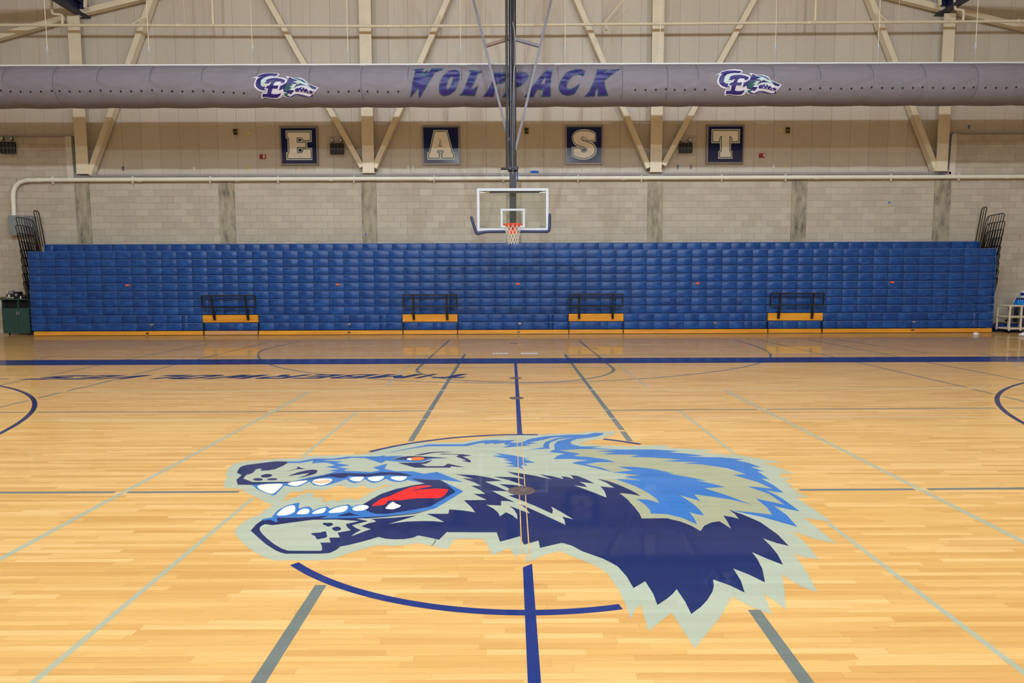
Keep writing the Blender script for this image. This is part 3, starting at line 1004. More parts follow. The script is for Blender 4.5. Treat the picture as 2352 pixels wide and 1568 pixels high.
top_blue = P('C', [(480, 473), (850, 400), (1080, 354), (1560, 352), (1700, 322), (1830, 300), (2080, 290), (2000, 305), (2260, 295), (2180, 325)],
             'E', [(480, 332), (560, 332), (620, 310), (660, 290), (720, 272), (900, 245), (1200, 226), (1450, 222), (1560, 200), (1685, 200), (1665, 222), (1600, 245), (1500, 262), (1330, 278), (1250, 310), (1232, 330), (1262, 355), (1380, 382), (1670, 380),
                   (1510, 402), (1700, 412), (1900, 425)],
             'G', [(200, 308), (428, 307), (683, 322), (580, 335), (760, 348), (930, 370), (750, 378), (1100, 385), (1325, 405), (1235, 412), (1370, 440), (1490, 483), (1385, 477), (1525, 525), (1450, 520), (1570, 600), (1490, 592), (1600, 650), (1712, 732), (1620, 722), (1535, 703),
                   (1700, 790), (1870, 915), (1740, 890), (1615, 862), (1740, 950), (1845, 1067), (1500, 970), (1180, 902), (1400, 925), (1600, 948), (1540, 870), (1435, 788), (1580, 820), (1720, 850), (1570, 745), (1350, 668), (1600, 692), (1450, 625), (1215, 558), (1280, 552), (1345, 550), (1150, 490), (900, 453), (710, 445),
                   (885, 432), (510, 422), (710, 405), (400, 385), (195, 382), (290, 360)],
             'E', [(1830, 490), (1670, 487), (1750, 472), (1850, 462), (1580, 445), (1850, 432), (1640, 420), (1400, 416), (1080, 433), (1370, 480), (1280, 510), (1500, 525), (1700, 555), (1850, 592), (1600, 597), (1430, 622), (1650, 665), (1800, 728), (1600, 680), (1400, 635),
                   (1250, 608), (1340, 585), (1485, 568), (1250, 550), (1005, 552), (1060, 510), (1160, 478), (950, 458), (990, 435), (1025, 425), (1015, 360), (1060, 310), (1290, 257), (1080, 285), (960, 330), (942, 375), (960, 412), (665, 423), (870, 395), (870, 360), (900, 320), (1030, 275), (1180, 255), (1000, 262), (850, 295),
                   (680, 330), (790, 335), (620, 360), (705, 370), (560, 378), (320, 398), (430, 355), (350, 360), (345, 333), (200, 352), (205, 335), (75, 352), (75, 332), (0, 340)],
             'C', [(1600, 378), (1080, 380), (850, 412), (600, 455)])
fpaint('ear', 'sky', top_blue, 6, emblem)
low_blue = P('G', [(75, 475), (250, 478), (440, 500), (630, 543), (570, 545), (760, 575), (960, 615), (850, 612), (1000, 640), (1135, 677), (930, 687), (1160, 760), (1400, 850), (1200, 800), (1000, 770), (830, 747), (895, 815), (790, 785), (690, 755), (820, 840), (880, 895), (930, 955),
                   (860, 945), (785, 922), (830, 980), (862, 1045), (720, 980), (560, 942), (407, 937), (395, 900), (350, 850), (265, 793), (380, 800), (495, 835), (460, 790), (380, 735), (260, 670), (60, 597), (200, 602), (310, 612), (140, 575), (300, 560), (150, 545), (20, 532), (160, 520), (230, 512)])
fpaint('mane', 'sky', low_blue, 6, emblem)
fpaint('fur_highlight', 'sky', P('E', [(215, 467), (450, 500), (600, 530), (690, 547), (600, 548), (765, 602), (600, 605), (660, 635), (560, 640), (620, 693), (520, 660), (360, 650), (490, 637), (350, 602), (465, 597), (325, 560), (415, 557), (180, 508), (305, 503)]), 6, emblem)
fpaint('eyelid', 'navy', P('C', [(600, 558), (700, 525), (810, 512), (950, 512), (1150, 524), (1370, 540), (1080, 541), (1000, 568), (860, 573), (780, 560)]), 7, emblem)
fpaint('eye', 'orange', P('C', [(845, 565), (855, 535), (900, 527), (960, 526), (1030, 536), (1030, 545), (1000, 562), (920, 570)]), 8, emblem, label='orange eye')
fpaint('eye_glint', 'white', P('C', [(785, 550), (820, 537), (855, 540), (850, 568), (800, 562)]), 9, emblem)
for bp in ([(880, 500), (1000, 478), (1120, 457), (1270, 452), (1420, 456), (1150, 467), (1000, 497), (920, 500)],
           [(1220, 491), (1270, 481), (1540, 487), (1670, 503), (1545, 518), (1620, 550), (1657, 577), (1652, 598), (1600, 590), (1520, 570), (1600, 572), (1530, 545), (1455, 518), (1495, 496), (1400, 490)],
           [(665, 602), (975, 600), (1145, 563), (1055, 613), (980, 618), (1050, 648), (1290, 648), (1345, 613), (1585, 665), (1385, 650), (1380, 668), (905, 668)]):
    fpaint('brow', 'navy', crop(CC, S1, bp), 7, emblem)
# bare wood joints left through the emblem on both sides of the half-court line
for xa, ya, xb, yb2 in ((1187.4, 1003, 1198.5, 1268), (1198, 1003, 1217, 1288)):
    p0, p1 = Fp(xa, ya), Fp(xb, yb2)
    x_ = (p0.x + p1.x) / 2
    MB().poly([(p0.x - .0035, p0.y, ZN * 10), (p0.x + .0035, p0.y, ZN * 10), (p1.x + .0035, p1.y, ZN * 10), (p1.x - .0035, p1.y, ZN * 10)]).build('bare_wood_strip', 'maple', emblem, up=True)
# steel covers of the floor anchors
for i, (x, y, r, z0) in enumerate(((1198, 1127, 0.103, 11), (1186.5, 914, 0.10, 4), (1184, 868, 0.10, 4), (1180.5, 788.3, 0.10, 4))):
    c = Fp(x, y)
    zz = ZN * z0
    o = MB().lathe([(r, 0.0), (r, 0.0008), (r - 0.006, 0.0012), (r * 0.2, 0.0013)], (c.x, c.y, zz), 40).build('anchor_cover', 'disc', floor)
    tag(o, 'round worn metal cover on the navy half-court line')

# ---- upside-down word along the side line: TIMBERWOLVES, read from the stands
G = {
    'T': ([(0, 1), (1, 1), (1, .72), (.66, .72), (.66, 0), (.34, 0), (.34, .72), (0, .72)], []),
    'I': ([(.3, 0), (.7, 0), (.7, 1), (.3, 1)], []),
    'M': ([(0, 0), (.26, 0), (.26, .55), (.5, .2), (.74, .55), (.74, 0), (1, 0), (1, 1), (.76, 1), (.5, .6), (.24, 1), (0, 1)], []),
    'B': ([(0, 0), (.8, 0), (1, .18), (1, .42), (.86, .52), (1, .62), (1, .84), (.8, 1), (0, 1)], [[(.3, .2), (.7, .2), (.7, .42), (.3, .42)], [(.3, .6), (.7, .6), (.7, .8), (.3, .8)]]),
    'E': ([(0, 0), (1, 0), (1, .24), (.3, .24), (.3, .4), (.85, .4), (.85, .62), (.3, .62), (.3, .76), (1, .76), (1, 1), (0, 1)], []),
    'R': ([(0, 0), (.3, 0), (.3, .38), (.5, .38), (.72, 0), (1, 0), (.78, .4), (1, .55), (1, .85), (.82, 1), (0, 1)], [[(.3, .58), (.7, .58), (.7, .78), (.3, .78)]]),
    'W': ([(.14, 0), (.4, 0), (.5, .4), (.6, 0), (.86, 0), (1, 1), (.76, 1), (.7, .45), (.6, .85), (.4, .85), (.3, .45), (.24, 1), (0, 1)], []),
    'O': ([(.18, 0), (.82, 0), (1, .2), (1, .8), (.82, 1), (.18, 1), (0, .8), (0, .2)], [[(.32, .25), (.68, .25), (.68, .75), (.32, .75)]]),
    'L': ([(0, 0), (1, 0), (1, .26), (.32, .26), (.32, 1), (0, 1)], []),
    'V': ([(.35, 0), (.65, 0), (1, 1), (.7, 1), (.5, .42), (.3, 1), (0, 1)], []),
    'S': ([(0, 0), (.85, 0), (1, .15), (1, .5), (.85, .62), (.3, .62), (.3, .76), (1, .76), (1, 1), (.15, 1), (0, .86), (0, .5), (.15, .38), (.7, .38), (.7, .24), (0, .24)], []),
}
word = 'TIMBERWOLVES'
ybase, ytop = Fp(600, 860.2).y, Fp(600, 869.6).y
xr_b = Fp(1099, 858.6).x
xr_t = Fp(1062, 867.6).x
xl_b = Fp(138, 862.5).x
xl_t = Fp(30, 870.8).x
widths = [1, .55, 1.25, 1, .95, 1.05, 1.35, 1, .9, 1, .95, 1]
tot = sum(widths)
u = 0.0
for ch, wd in zip(word, widths):
    out, hs = G[ch]

    def mp(p):
        s_ = (u + p[0] * wd * 0.86) / tot
        v_ = p[1]
        xb_ = xr_b + (xl_b - xr_b) * s_
        xt_ = xr_t + (xl_t - xr_t) * s_
        return (xb_ + (xt_ - xb_) * v_, ybase + (ytop - ybase) * v_, ZN * 5)
    o = MB().poly([mp(p) for p in out], [[mp(p) for p in h] for h in hs]).build('floor_letter', 'navy', floor, up=True)
    tag(o, 'navy painted letter %s of the upside-down word' % ch)
    u += wd
# faint pale lettering strip under the hoop
for xa, xb in ((1131.5, 1168), (1196.5, 1235)):
    for k in range(6):
        x0 = xa + (xb - xa) * k / 6
        p, q = Fp(x0, 812.6), Fp(x0 + (xb - xa) / 6.8, 810)
        MB().poly([(p.x, p.y, ZN * 3), (q.x, p.y, ZN * 3), (q.x, q.y, ZN * 3), (p.x, q.y, ZN * 3)]).build('faded_letter', 'silver', floor, up=True)

# ================================================================== BLEACHER
YT = 20.33           # face of the top row, set back
X0 = Wp(67, 670, YF).x
X1 = Wp(2286, 660, YF).x
ZB = Wp(1176, 756.3, YF).z
RH = (Wp(1176, 573.0, YF).z - ZB) / 10
bl = empty('bleacher', (0, YF, 0), 'long folded bleacher of blue seat rows with a golden wood base, along the back wall', 'bleacher')
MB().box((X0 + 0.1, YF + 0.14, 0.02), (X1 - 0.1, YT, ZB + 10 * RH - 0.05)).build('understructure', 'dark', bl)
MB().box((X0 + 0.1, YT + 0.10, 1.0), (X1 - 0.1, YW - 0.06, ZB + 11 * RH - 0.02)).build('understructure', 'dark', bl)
_mod = {}


def module_mesh(wd, ht):
    """moulded seat face: pillow shaped, bulging toward the court"""
    key = (round(wd, 3), round(ht, 3))
    if key in _mod:
        return _mod[key]
    nx, nz = 8, 5
    wd, ht = key
    vs, fs = [], []
    for j in range(nz + 1):
        for i in range(nx + 1):
            a, b = i / nx, j / nz
            bul = 0.036 * (1 - (2 * a - 1) ** 2) - 0.018 * b ** 2.2 - 0.006 * (1 - b) ** 3 + 0.006
            vs.append((a * wd, -bul, b * ht))
    for j in range(nz):
        for i in range(nx):
            k = j * (nx + 1) + i
            fs.append((k, k + 1, k + nx + 2, k + nx + 1))
    n = len(vs)
    per = [i for i in range(nx + 1)] + [(j + 1) * (nx + 1) - 1 for j in range(1, nz + 1)] + [nz * (nx + 1) + i for i in range(nx - 1, -1, -1)] + [j * (nx + 1) for j in range(nz - 1, 0, -1)]
    for p in per:
        vs.append((vs[p][0], 0.05, vs[p][2]))
    L = len(per)
    fs += [(per[i], n + i, n + (i + 1) % L, per[(i + 1) % L]) for i in range(L)]
    mb = MB().add(vs, fs)
    _mod[key] = mb.mesh('seat_module', 'plastic', smooth=True)
    return _mod[key]


AIS = [(467.5, 593.5), (925.3, 1051), (1306, 1431.5), (1763, 1888)]
AX = [(Wp(a, 725, YF).x, Wp(b, 725, YF).x) for a, b in AIS]
MW = 0.4572
solo = 0
rest = MB()
jx = Wp(1172, 640, YF).x


def split(a, b, step=MW, filler=None):
    """cut a span into modules of one width; a narrow one goes before the last"""
    out = []
    n = int((b - a) / step)
    rem = (b - a) - n * step
    x = a
    for i in range(n):
        if i == n - 1 and rem > 0.06:
            out.append((x, x + rem))
            x += rem
        out.append((x, x + step))
        x += step
    return out


for k in range(11):
    zb = ZB + k * RH
    zt = zb + RH
    y = YF + 0.004 * k if k < 10 else YT
    if k == 10:
        zb = Wp(1176, 577.5, YT).z
        zt = Wp(1176, 557, YT).z
    xa, xb = (X0, X1) if k < 10 else (Wp(101, 565, YT).x, Wp(2251, 560, YT).x)
    g = MB()
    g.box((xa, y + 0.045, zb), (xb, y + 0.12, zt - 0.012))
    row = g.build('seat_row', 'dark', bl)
    nz = MB()
    segs = [(xa, xb)]
    if k == 1:
        segs = []
        p = xa
        for a, b in AX:
            segs.append((p, a - 0.012))
            p = b + 0.012
        segs.append((p, xb))
    for a, b in segs:
        nz.box((a, y - 0.016, zt - 0.036), (b, y + 0.11, zt - 0.008))
    nz.build('row_nose', 'nose', row)
    if k < 2:
        spans = []
        p = xa
        for a, b in AX:
            spans += split(p, a - 0.014)
            if k == 0:
                spans += split(a + 0.014, b - 0.014)
            p = b + 0.014
        spans += split(p, xb)
    else:
        x = jx + math.ceil((xa - jx) / MW) * MW
        spans = []
        if x - xa > 0.05:
            spans.append((xa, x))
        while x + MW <= xb + 0.001:
            spans.append((x, x + MW))
            x += MW
        if xb - x > 0.05:
            spans.append((x, xb))
    ht = zt - zb - 0.047
    for (a, b) in spans:
        me = module_mesh(b - a - 0.008, ht)
        if solo < 300:
            o = bpy.data.objects.new('seat_module', me)
            COL.objects.link(o)
            o.parent = row
            o.location = (a + 0.004, y, zb + 0.008)
            solo += 1
        else:
            base = (a + 0.004, y, zb + 0.008)
            rest.add([(v.co.x + base[0], v.co.y + base[1], v.co.z + base[2]) for v in me.vertices], [tuple(p_.vertices) for p_ in me.polygons])
    if k == 1:
        for a, b in AX:
            MB().box((a, y - 0.05, zb + 0.008), (b, y + 0.04, zt - 0.010)).build('step_board', 'oak', row, label='golden wood step board below a black rail')
rest_o = rest.build('seat_module', 'plastic', bl, smooth=True, kind='stuff')
# golden base boards, with the paler one at the first aisle
cuts = [X0 + 0.08] + [v for ab in AX for v in ab] + [X1 - 0.05]
for i in range(9):
    a, b = cuts[i], cuts[i + 1]
    y = YF - (0.05 if i % 2 == 0 else 0.02)
    o = MB().prism([(a + 0.006, y, 0.015), (b - 0.006, y, 0.015), (b - 0.006, y + 0.012, ZB - 0.012), (a + 0.006, y + 0.012, ZB - 0.012)], (0, 0.03, 0)).build(
        'base_board', 'oak_pale' if i == 1 else 'oak', bl)
    if i == 1:
        tag(o, 'paler wood base board')
    if i % 2 == 0:
        MB().box((a, y + 0.02, 0), (b, y + 0.06, 0.02)).build('rubber_sill', 'dark', bl)
for a, b in AX:
    for x in (a, b):
        MB().box((x - 0.012, YF - 0.055, 0.02), (x + 0.012, YF + 0.03, ZB + RH - 0.01)).build('gap_strip', 'black', bl)
for x, y in ((292.5, 655), (775.5, 653.2), (1189.5, 651.8), (1602, 650.4), (2049.5, 648)):
    c = Wp(x, y, YF - 0.03)
    MB().box((c.x - 0.055, YF - 0.036, c.z - 0.028), (c.x + 0.055, YF + 0.02, c.z + 0.026)).build('sticker', 'sticker', bl, label='small orange sticker')
for x, y in ((348.5, 745.5), (802.5, 744.5), (1193.5, 743), (1642, 741.3), (2099, 739)):
    c = Wp(x, y, YF - 0.04)
    MB().box((c.x - 0.045, YF - 0.045, c.z - 0.025), (c.x + 0.045, YF + 0.02, c.z + 0.025)).box((c.x - 0.02, YF - 0.055, c.z - 0.01), (c.x + 0.02, YF - 0.04, c.z + 0.01)).build('latch_plate', 'chrome', bl)
for x, y in ((338, 765.5), (802, 763), (1191.5, 762), (2097, 757.5)):
    c = Wp(x, y, YF - 0.06)
    MB().box((c.x - 0.035, YF - 0.062, c.z - 0.022), (c.x + 0.035, YF - 0.03, c.z + 0.022)).build('lock_plate', 'black', bl)
    if x != 338:
        MB().lathe([(0.02, 0), (0.02, -0.012)], (c.x - 0.05, YF - 0.05, c.z), 12, 'y').build('key_hole', 'chrome', bl)
        MB().lathe([(0.016, 0), (0.016, -0.012)], (c.x + 0.0, YF - 0.058, c.z), 12, 'y').build('key_hole', 'chrome', bl)

# black front rails over the aisles
for n_, (xa, xb, ya, yb, pa, pb, fa, fb) in enumerate((
        (461.5, 587, 679.2, 706, 485, 562.8, 490.4, 567.7), (925, 1049.5, 677, 703.2, 948.4, 1025.8, 949.3, 1026.3),
        (1308, 1432, 675.7, 703, 1331, 1407.8, 1330, 1407), (1769.8, 1894.4, 673.9, 700.2, 1792, 1869, 1789, 1866))):
    yr = YF - 0.20
    yq = YF - 0.12
    t0, t1 = Wp(xa, ya, yr), Wp(xb, ya, yr)
    zt_ = (t0.z + t1.z) / 2
    zb_ = Wp((xa + xb) / 2, yb, yr).z
    r = MB().bar((t0.x, yr, zt_), (t1.x, yr, zt_), 0.035, 0.045)
    rail = r.build('front_rail', 'black', bl)
    MB().bar((t0.x, yr + .03, zb_), (t1.x, yr + .03, zb_), 0.035, 0.04).build('crossbar', 'black', rail)
    for x in (t0.x, t1.x):
        s_ = 1 if x == t0.x else -1
        MB().bar((x + s_ * .018, yr, zt_), (x + s_ * .018, yr + .03, zb_), 0.035, 0.04, up=(0, 1, 0)).build('end_bar', 'black', rail)
    for ptop, pbot in ((pa, fa), (pb, fb)):
        T = Wp(ptop, ya, yr)
        B = Wp(pbot, (719 if n_ < 2 else 716), yq)
        q = MB().bar((T.x, yr - .01, zt_), (B.x, yq, B.z), 0.04, 0.04, up=(0, 1, 0))
        q.build('post', 'black', rail)
        MB().bar((B.x, yq, B.z + .03), (B.x + .01, YF - 0.07, B.z - .20), 0.065, 0.06, up=(0, 1, 0)).build('post_socket', 'black', rail)

# black end rails stacked along both ends
for s in (-1, 1):
    xe = -14.745 + 0.0 if s < 0 else 14.76
    for k in range(9):
        zt_ = Wp(43 if s < 0 else 2311, (498 if s < 0 else 489) + 18.5 * k, 19.62).z
        yo = [0.0, -.03, .0, .04, .05, .06, .07, .07, .08][k]
        hgt = 0.98
        yA, yB = 19.60 + yo * 1.3, 20.33
        sh = 0.26
        fr_pts = [(xe, yA + sh, zt_ - hgt), (xe, yA + .02, zt_ - .05), (xe, yA + .05, zt_ - .01), (xe, yA + .10, zt_),
                  (xe, yB - .12, zt_ - .02), (xe, yB - .03, zt_ - .05), (xe, yB + .02, zt_ - .13), (xe, yB + sh, zt_ - hgt)]
        er = MB().tube(fr_pts, 0.0125, 6).tube([(xe, yA + sh, zt_ - hgt), (xe, yB + sh, zt_ - hgt)], 0.0125, 6).build('end_rail', 'black', bl, smooth=True)
        for j in range(1, 7):
            y_ = yA + (yB - yA) * j / 7
            MB().tube([(xe, y_ + .01, zt_ - .012), (xe, y_ + sh, zt_ - hgt)], 0.0085, 5).build('picket', 'black', er, smooth=True)
        xe += s * -0.0
    ztt = Wp(84 if s < 0 else 2270, 483 if s < 0 else 475, 20.37).z
    pts = [(xe, 20.37 + .2, ztt - 1.12), (xe, 20.37, ztt - .03), (xe, 20.40, ztt), (xe, 20.52, ztt - .005), (xe, 20.58, ztt - .05), (xe, 20.58 + .2, ztt - 1.12)]
    er = MB().tube(pts, 0.0145, 6).build('end_rail', 'black', bl, smooth=True, label='narrow black end rail of the top row')
    MB().tube([(xe, 20.47, ztt), (xe, 20.67, ztt - 1.12)], 0.0105, 5).build('picket', 'black', er)

# ================================================================== BASKETBALL HOOP
YBB = 16.66
hp = empty('basketball_hoop', (0, YBB, 2.9), 'glass backboard basketball hoop with orange rim, hanging from a dark steel mast', 'hoop')
zt = Wp(1176, 432.4, YBB).z
zb = Wp(1176, 529.7, YBB).z
xl = (Wp(1094.8, 432, YBB).x + Wp(1096.7, 530, YBB).x) / 2
xr = (Wp(1260.8, 432, YBB).x + Wp(1258.6, 529, YBB).x) / 2
XM = (xl + xr) / 2
gl = MB().box((xl + .01, YBB, zb + .01), (xr - .01, YBB + .012, zt - .01)).build('backboard', 'glass', hp)
fw = 0.064
fm = MB()
fm.box((xl, YBB - .015, zt - fw), (xr, YBB + .035, zt)).box((xl, YBB - .015, zb), (xr, YBB + .035, zb + fw))
fm.box((xl, YBB - .015, zb + fw), (xl + fw, YBB + .035, zt - fw)).box((xr - fw, YBB - .015, zb + fw), (xr, YBB + .035, zt - fw))
fm.build('backboard_frame', 'white_metal', gl)
tz1, tz0 = Wp(1177, 479.2, YBB).z, Wp(1177, 522, YBB).z
tx0, tx1 = Wp(1150.1, 500, YBB).x, Wp(1205.5, 500, YBB).x
tw = .05
ts = MB()
ts.box((tx0, YBB - .004, tz1 - tw), (tx1, YBB - .001, tz1)).box((tx0, YBB - .004, tz0), (tx1, YBB - .001, tz0 + tw))
ts.box((tx0, YBB - .004, tz0 + tw), (tx0 + tw, YBB - .001, tz1 - tw)).box((tx1 - tw, YBB - .004, tz0 + tw), (tx1, YBB - .001, tz1 - tw))
ts.build('target_square', 'white_metal', gl)
# lettering decals in the top corners and small marks below
for xa, xb, mt in ((1102, 1116, 'silver'), (1239, 1253, 'silver'), (1117, 1123.5, 'yellow')):
    a, b = Wp(xa, 442.8, YBB), Wp(xb, 441.0 if mt == 'silver' else 439.8, YBB)
    MB().box((a.x, YBB - .004, a.z), (b.x, YBB - .001, b.z)).build('decal', mt, gl)
for xa, xb in ((1102, 1116.5), (1239.5, 1254)):
    a = Wp(xa, 520.5, YBB)
    MB().box((a.x, YBB - .004, a.z - .006), (Wp(xb, 520.5, YBB).x, YBB - .001, a.z + .006)).build('decal', 'green', gl)
MB().box((xl + .15, YBB + .04, zt - fw - .045), (xr - .15, YBB + .08, zt - fw)).build('back_channel', 'mast', hp)
# mast
YMA = 16.95
xm = Wp(1178, 450, YMA).x
zc_ = Wp(1178, 388, YMA).z
MB().box((xm - .085, YMA - .08, zb + .12), (xm + .085, YMA + .08, zc_ + .02)).build('mast_post', 'mast', hp)
xq = Wp(1177.5, 200, YMA).x
MB().tube([(xm - .045, YMA, zc_), (xq - .045, YMA, 14.0)], 0.05, 12).build('mast_pole', 'mast', hp, smooth=True)
MB().tube([(xm + .05, YMA, zc_), (xq + .05, YMA, 14.0)], 0.042, 12).build('mast_pole', 'mast', hp, smooth=True)
x_b = Wp(1164.8, 250, YMA - .1).x
MB().tube([(x_b, YMA - .1, zc_ - .03), (x_b - .01, YMA - .1, 14.0)], 0.031, 10).build('lift_pole', 'black', hp, smooth=True)
cl = MB().box((xm - .13, YMA - .13, zc_ - .06), (xm + .13, YMA + .1, zc_ + .04))
cl.tube([(xm - .30, YMA - .1, zc_ - .01), (xm - .1, YMA - .1, zc_ - .01)], 0.03, 10)
cl.lathe([(.045, -.05), (.055, -.03), (.055, .03), (.045, .05)], (xm - .07, YMA - .14, zc_ - .01), 12, 'y')
cl.lathe([(.045, -.05), (.055, -.03), (.055, .03), (.045, .05)], (xm + .09, YMA - .14, zc_ - .01), 12, 'y')
cl.build('clamp', 'mast', hp)
MB().box((xm + .10, YMA - .02, zc_ - .30), (xm + .135, YMA + .03, zc_ - .08)).build('strap', 'royal', hp, label='short blue strap')
for (xa, ya, xb, yb) in ((1087.4, 0, 1169, 325), (1266, 0, 1183.5, 345)):
    p, q = Wp(xb, yb, YMA), Wp(xa, ya, YMA)
    q = p + (q - p) * 1.45
    MB().bar(p, q, 0.06, 0.06, up=(0, 1, 0)).build('side_brace', 'brace', hp)
for (xa, ya, xb, yb, mt) in ((1115.5, 105.5, 1170, 88.5, 'rust'), (1238.5, 105.5, 1183, 90, 'brace')):
    p, q = Wp(xa, ya, YMA), Wp(xb, yb, YMA)
    MB().bar(p, q, 0.07, 0.07, up=(0, 1, 0)).build('cross_strut', mt, hp)
# pale cable clipped to the mast
cab = smooth_open([(1168.5, -20), (1168, 40), (1169, 100), (1168.6, 180), (1168, 300), (1169.5, 380)])
MB().tube([Wp(x, y, YMA - .12) for x, y in cab], 0.0035, 5).build('cable', 'brace', hp)
cab = smooth_open([(1178, 50), (1179.5, 62), (1183, 80), (1184.3, 100), (1185, 125), (1184, 150), (1179, 160), (1178, 300), (1178, 400)])
MB().tube([Wp(x, y, YMA - .09) for x, y in cab], 0.004, 5).build('cable', 'pipe', hp)
# rim, bracket and net
zr = Wp(1177, 515.5, YBB - .38).z
RY = YBB - .38
RR = .2286
MB().tube([(XM + RR * math.cos(2 * PI * k / 40), RY + RR * math.sin(2 * PI * k / 40), zr) for k in range(40)], .0135, 8, closed=True).build('rim', 'rim', hp, smooth=True)
rim = [o for o in hp.children if o.name.startswith('rim')][0]
br = MB().prism([(XM - .19, YBB - .005, zr + .01), (XM + .19, YBB - .005, zr + .01), (XM + .10, YBB - .16, zr + .01), (XM - .10, YBB - .16, zr + .01)], (0, 0, -.015))
br.prism([(XM - .10, YBB - .016, zr + .01), (XM + .10, YBB - .016, zr + .01), (XM + .085, YBB - .016, zr - .20), (XM - .085, YBB - .016, zr - .20)], (0, -.03, 0))
br.bar((XM - .14, YBB - .1, zr), (XM - .19, RY + .1, zr), .02, .02).bar((XM + .14, YBB - .1, zr), (XM + .19, RY + .1, zr), .02, .02)
br.build('rim_bracket', 'rim', rim)
net = MB()


def npt(a, t):
    r_ = (RR - .01) * (1 - t) ** 1.5 * 0.47 + .122 + .006 * math.sin(t * 9)
    return (XM + r_ * math.cos(a), RY + r_ * math.sin(a), zr - .02 - .46 * t)


N_ = 12
for k in range(N_):
    for d in (-1, 1):
        net.tube([npt(2 * PI * (k + d * 2.6 * t) / N_, t) for t in [j / 12 for j in range(13)]], .0042, 4)
    a = 2 * PI * k / N_
    net.tube([(XM + RR * math.cos(a), RY + RR * math.sin(a), zr - .01), npt(a, 0)], .0042, 4)
net.build('net', 'net', rim, kind='stuff')
# padding: hangs loose at one side


def pad_pts(px):
    """centre line and radii of a padding strip with rounded ends"""
    c_ = [Wp(x, y, YBB - .02) for x, y in smooth_open(px, 2)]
    a_, b_ = (c_[0] - c_[1]).normalized(), (c_[-1] - c_[-2]).normalized()
    pre = [(c_[0] + a_ * d_, r_) for d_, r_ in ((.036, .006), (.030, .020), (.018, .031))]
    post = [(c_[-1] + b_ * d_, r_) for d_, r_ in ((.018, .031), (.030, .020), (.036, .006))]
    return [p_ for p_, _ in pre] + c_ + [p_ for p_, _ in post], [r_ for _, r_ in pre] + [.036] * len(c_) + [r_ for _, r_ in post]


pts = [(1082.8, 499.5), (1085, 507), (1089, 520), (1094, 535), (1096, 537), (1104, 535), (1114, 532), (1160, 531.8)]
MB().tube(pad_pts(pts)[0], pad_pts(pts)[1], 12).build('edge_padding', 'pad', hp, smooth=True, label='loose navy padding hanging away from the board')
pts = [(1192, 531.5), (1255, 531.8), (1259.5, 530.8), (1262, 527), (1262.5, 515), (1262.8, 493)]
MB().tube(pad_pts(pts)[0], pad_pts(pts)[1], 12).build('edge_padding', 'pad', hp, smooth=True)

# ================================================================== FABRIC DUCT WITH PRINTED WORD
YD_ = 18.0
ZD = Wp(1176, 198.2, YD_).z
RD = 0.520
duct = empty('air_duct', (0, YD_, ZD), 'grey fabric air duct across the hall printed with a purple team word and two emblems', 'duct')
seams = [Wp(x, 200, YD_ - RD).x for x in (-115, 5, 121, 223, 344, 463, 590, 710, 829, 937, 1060, 1170, 1282, 1430, 1534, 1604, 1777, 1885, 2006, 2126, 2247, 2367, 2490)]


def duct_r(x, th):
    d, s_ = 9.0, 1
    gap = 1.4
    for a, b in zip(seams[:-1], seams[1:]):
        if a <= x <= b:
            gap = b - a
            if x - a < b - x:
                d, s_ = x - a, 1
            else:
                d, s_ = b - x, -1
    if d > 5:
        return RD
    sag = 0.020 * math.sin(PI * min(1, d / gap)) * (0.4 + 0.6 * math.sin(th - 0.3) ** 2)
    fold = 0.027 * math.exp(-d / 0.35) * math.sin(th * 13 + d * 7 + s_) * max(0.0, 1 - abs(th - 0.05) / 0.9)
    fold += 0.015 * math.exp(-abs(th - 0.55) / 0.4) * math.sin(th * 22 + 2.2 * math.sin(x * 1.7) - d * 3)
    fold *= 1 - math.exp(-(d / 0.07) ** 2)
    pinch = -0.010 * math.exp(-(d / 0.05) ** 2) * (1 if th > 0 else 0.3)
    return RD + sag + fold + pinch


def dpt(x, th, off=0.0):
    r_ = duct_r(x, th) + off
    return (x, YD_ - r_ * math.cos(th), ZD + r_ * math.sin(th))


mb = MB()
NXD, NTD = 860, 64
xs = [-17.5 + 35.0 * i / NXD for i in range(NXD + 1)]
vs = [dpt(x, (PI if k > NTD // 2 else 0) * 0 + (2 * PI * k / NTD - PI)) for x in xs for k in range(NTD)]
fs = [(i * NTD + k, i * NTD + (k + 1) % NTD, (i + 1) * NTD + (k + 1) % NTD, (i + 1) * NTD + k) for i in range(NXD) for k in range(NTD)]
me = bpy.data.meshes.new('duct_fabric')
me.from_pydata(vs, [], fs)
for p in me.polygons:
    p.use_smooth = True
me.materials.append(M['fabric'])
me.flip_normals()
do = link('duct_fabric', me, duct)
for i_, sx in enumerate(seams):
    if abs(sx) > 17.4:
        continue
    wide = i_ in (2, 8, 13, 14, 20)
    MB().tube([dpt(sx, -0.95 + (2.8) * j / 24 if wide else -0.0 + 1.9 * j / 24, 0.004) for j in range(25)], 0.007, 6).build('duct_seam', 'seam', duct)
RZ = Wp(1176, 147.3, YD_).z
MB().tube([(-17.5, YD_, RZ), (17.5, YD_, RZ)], 0.024, 10).build('duct_rail', 'rail_white', duct, smooth=True, label='white suspension rail above the duct')
for i_ in range(46):
    x = -17.2 + i_ * .765
    MB().box((x - .008, YD_ - .01, ZD + RD - .02), (x + .008, YD_ + .01, RZ)).build('rail_clip', 'seam', duct)


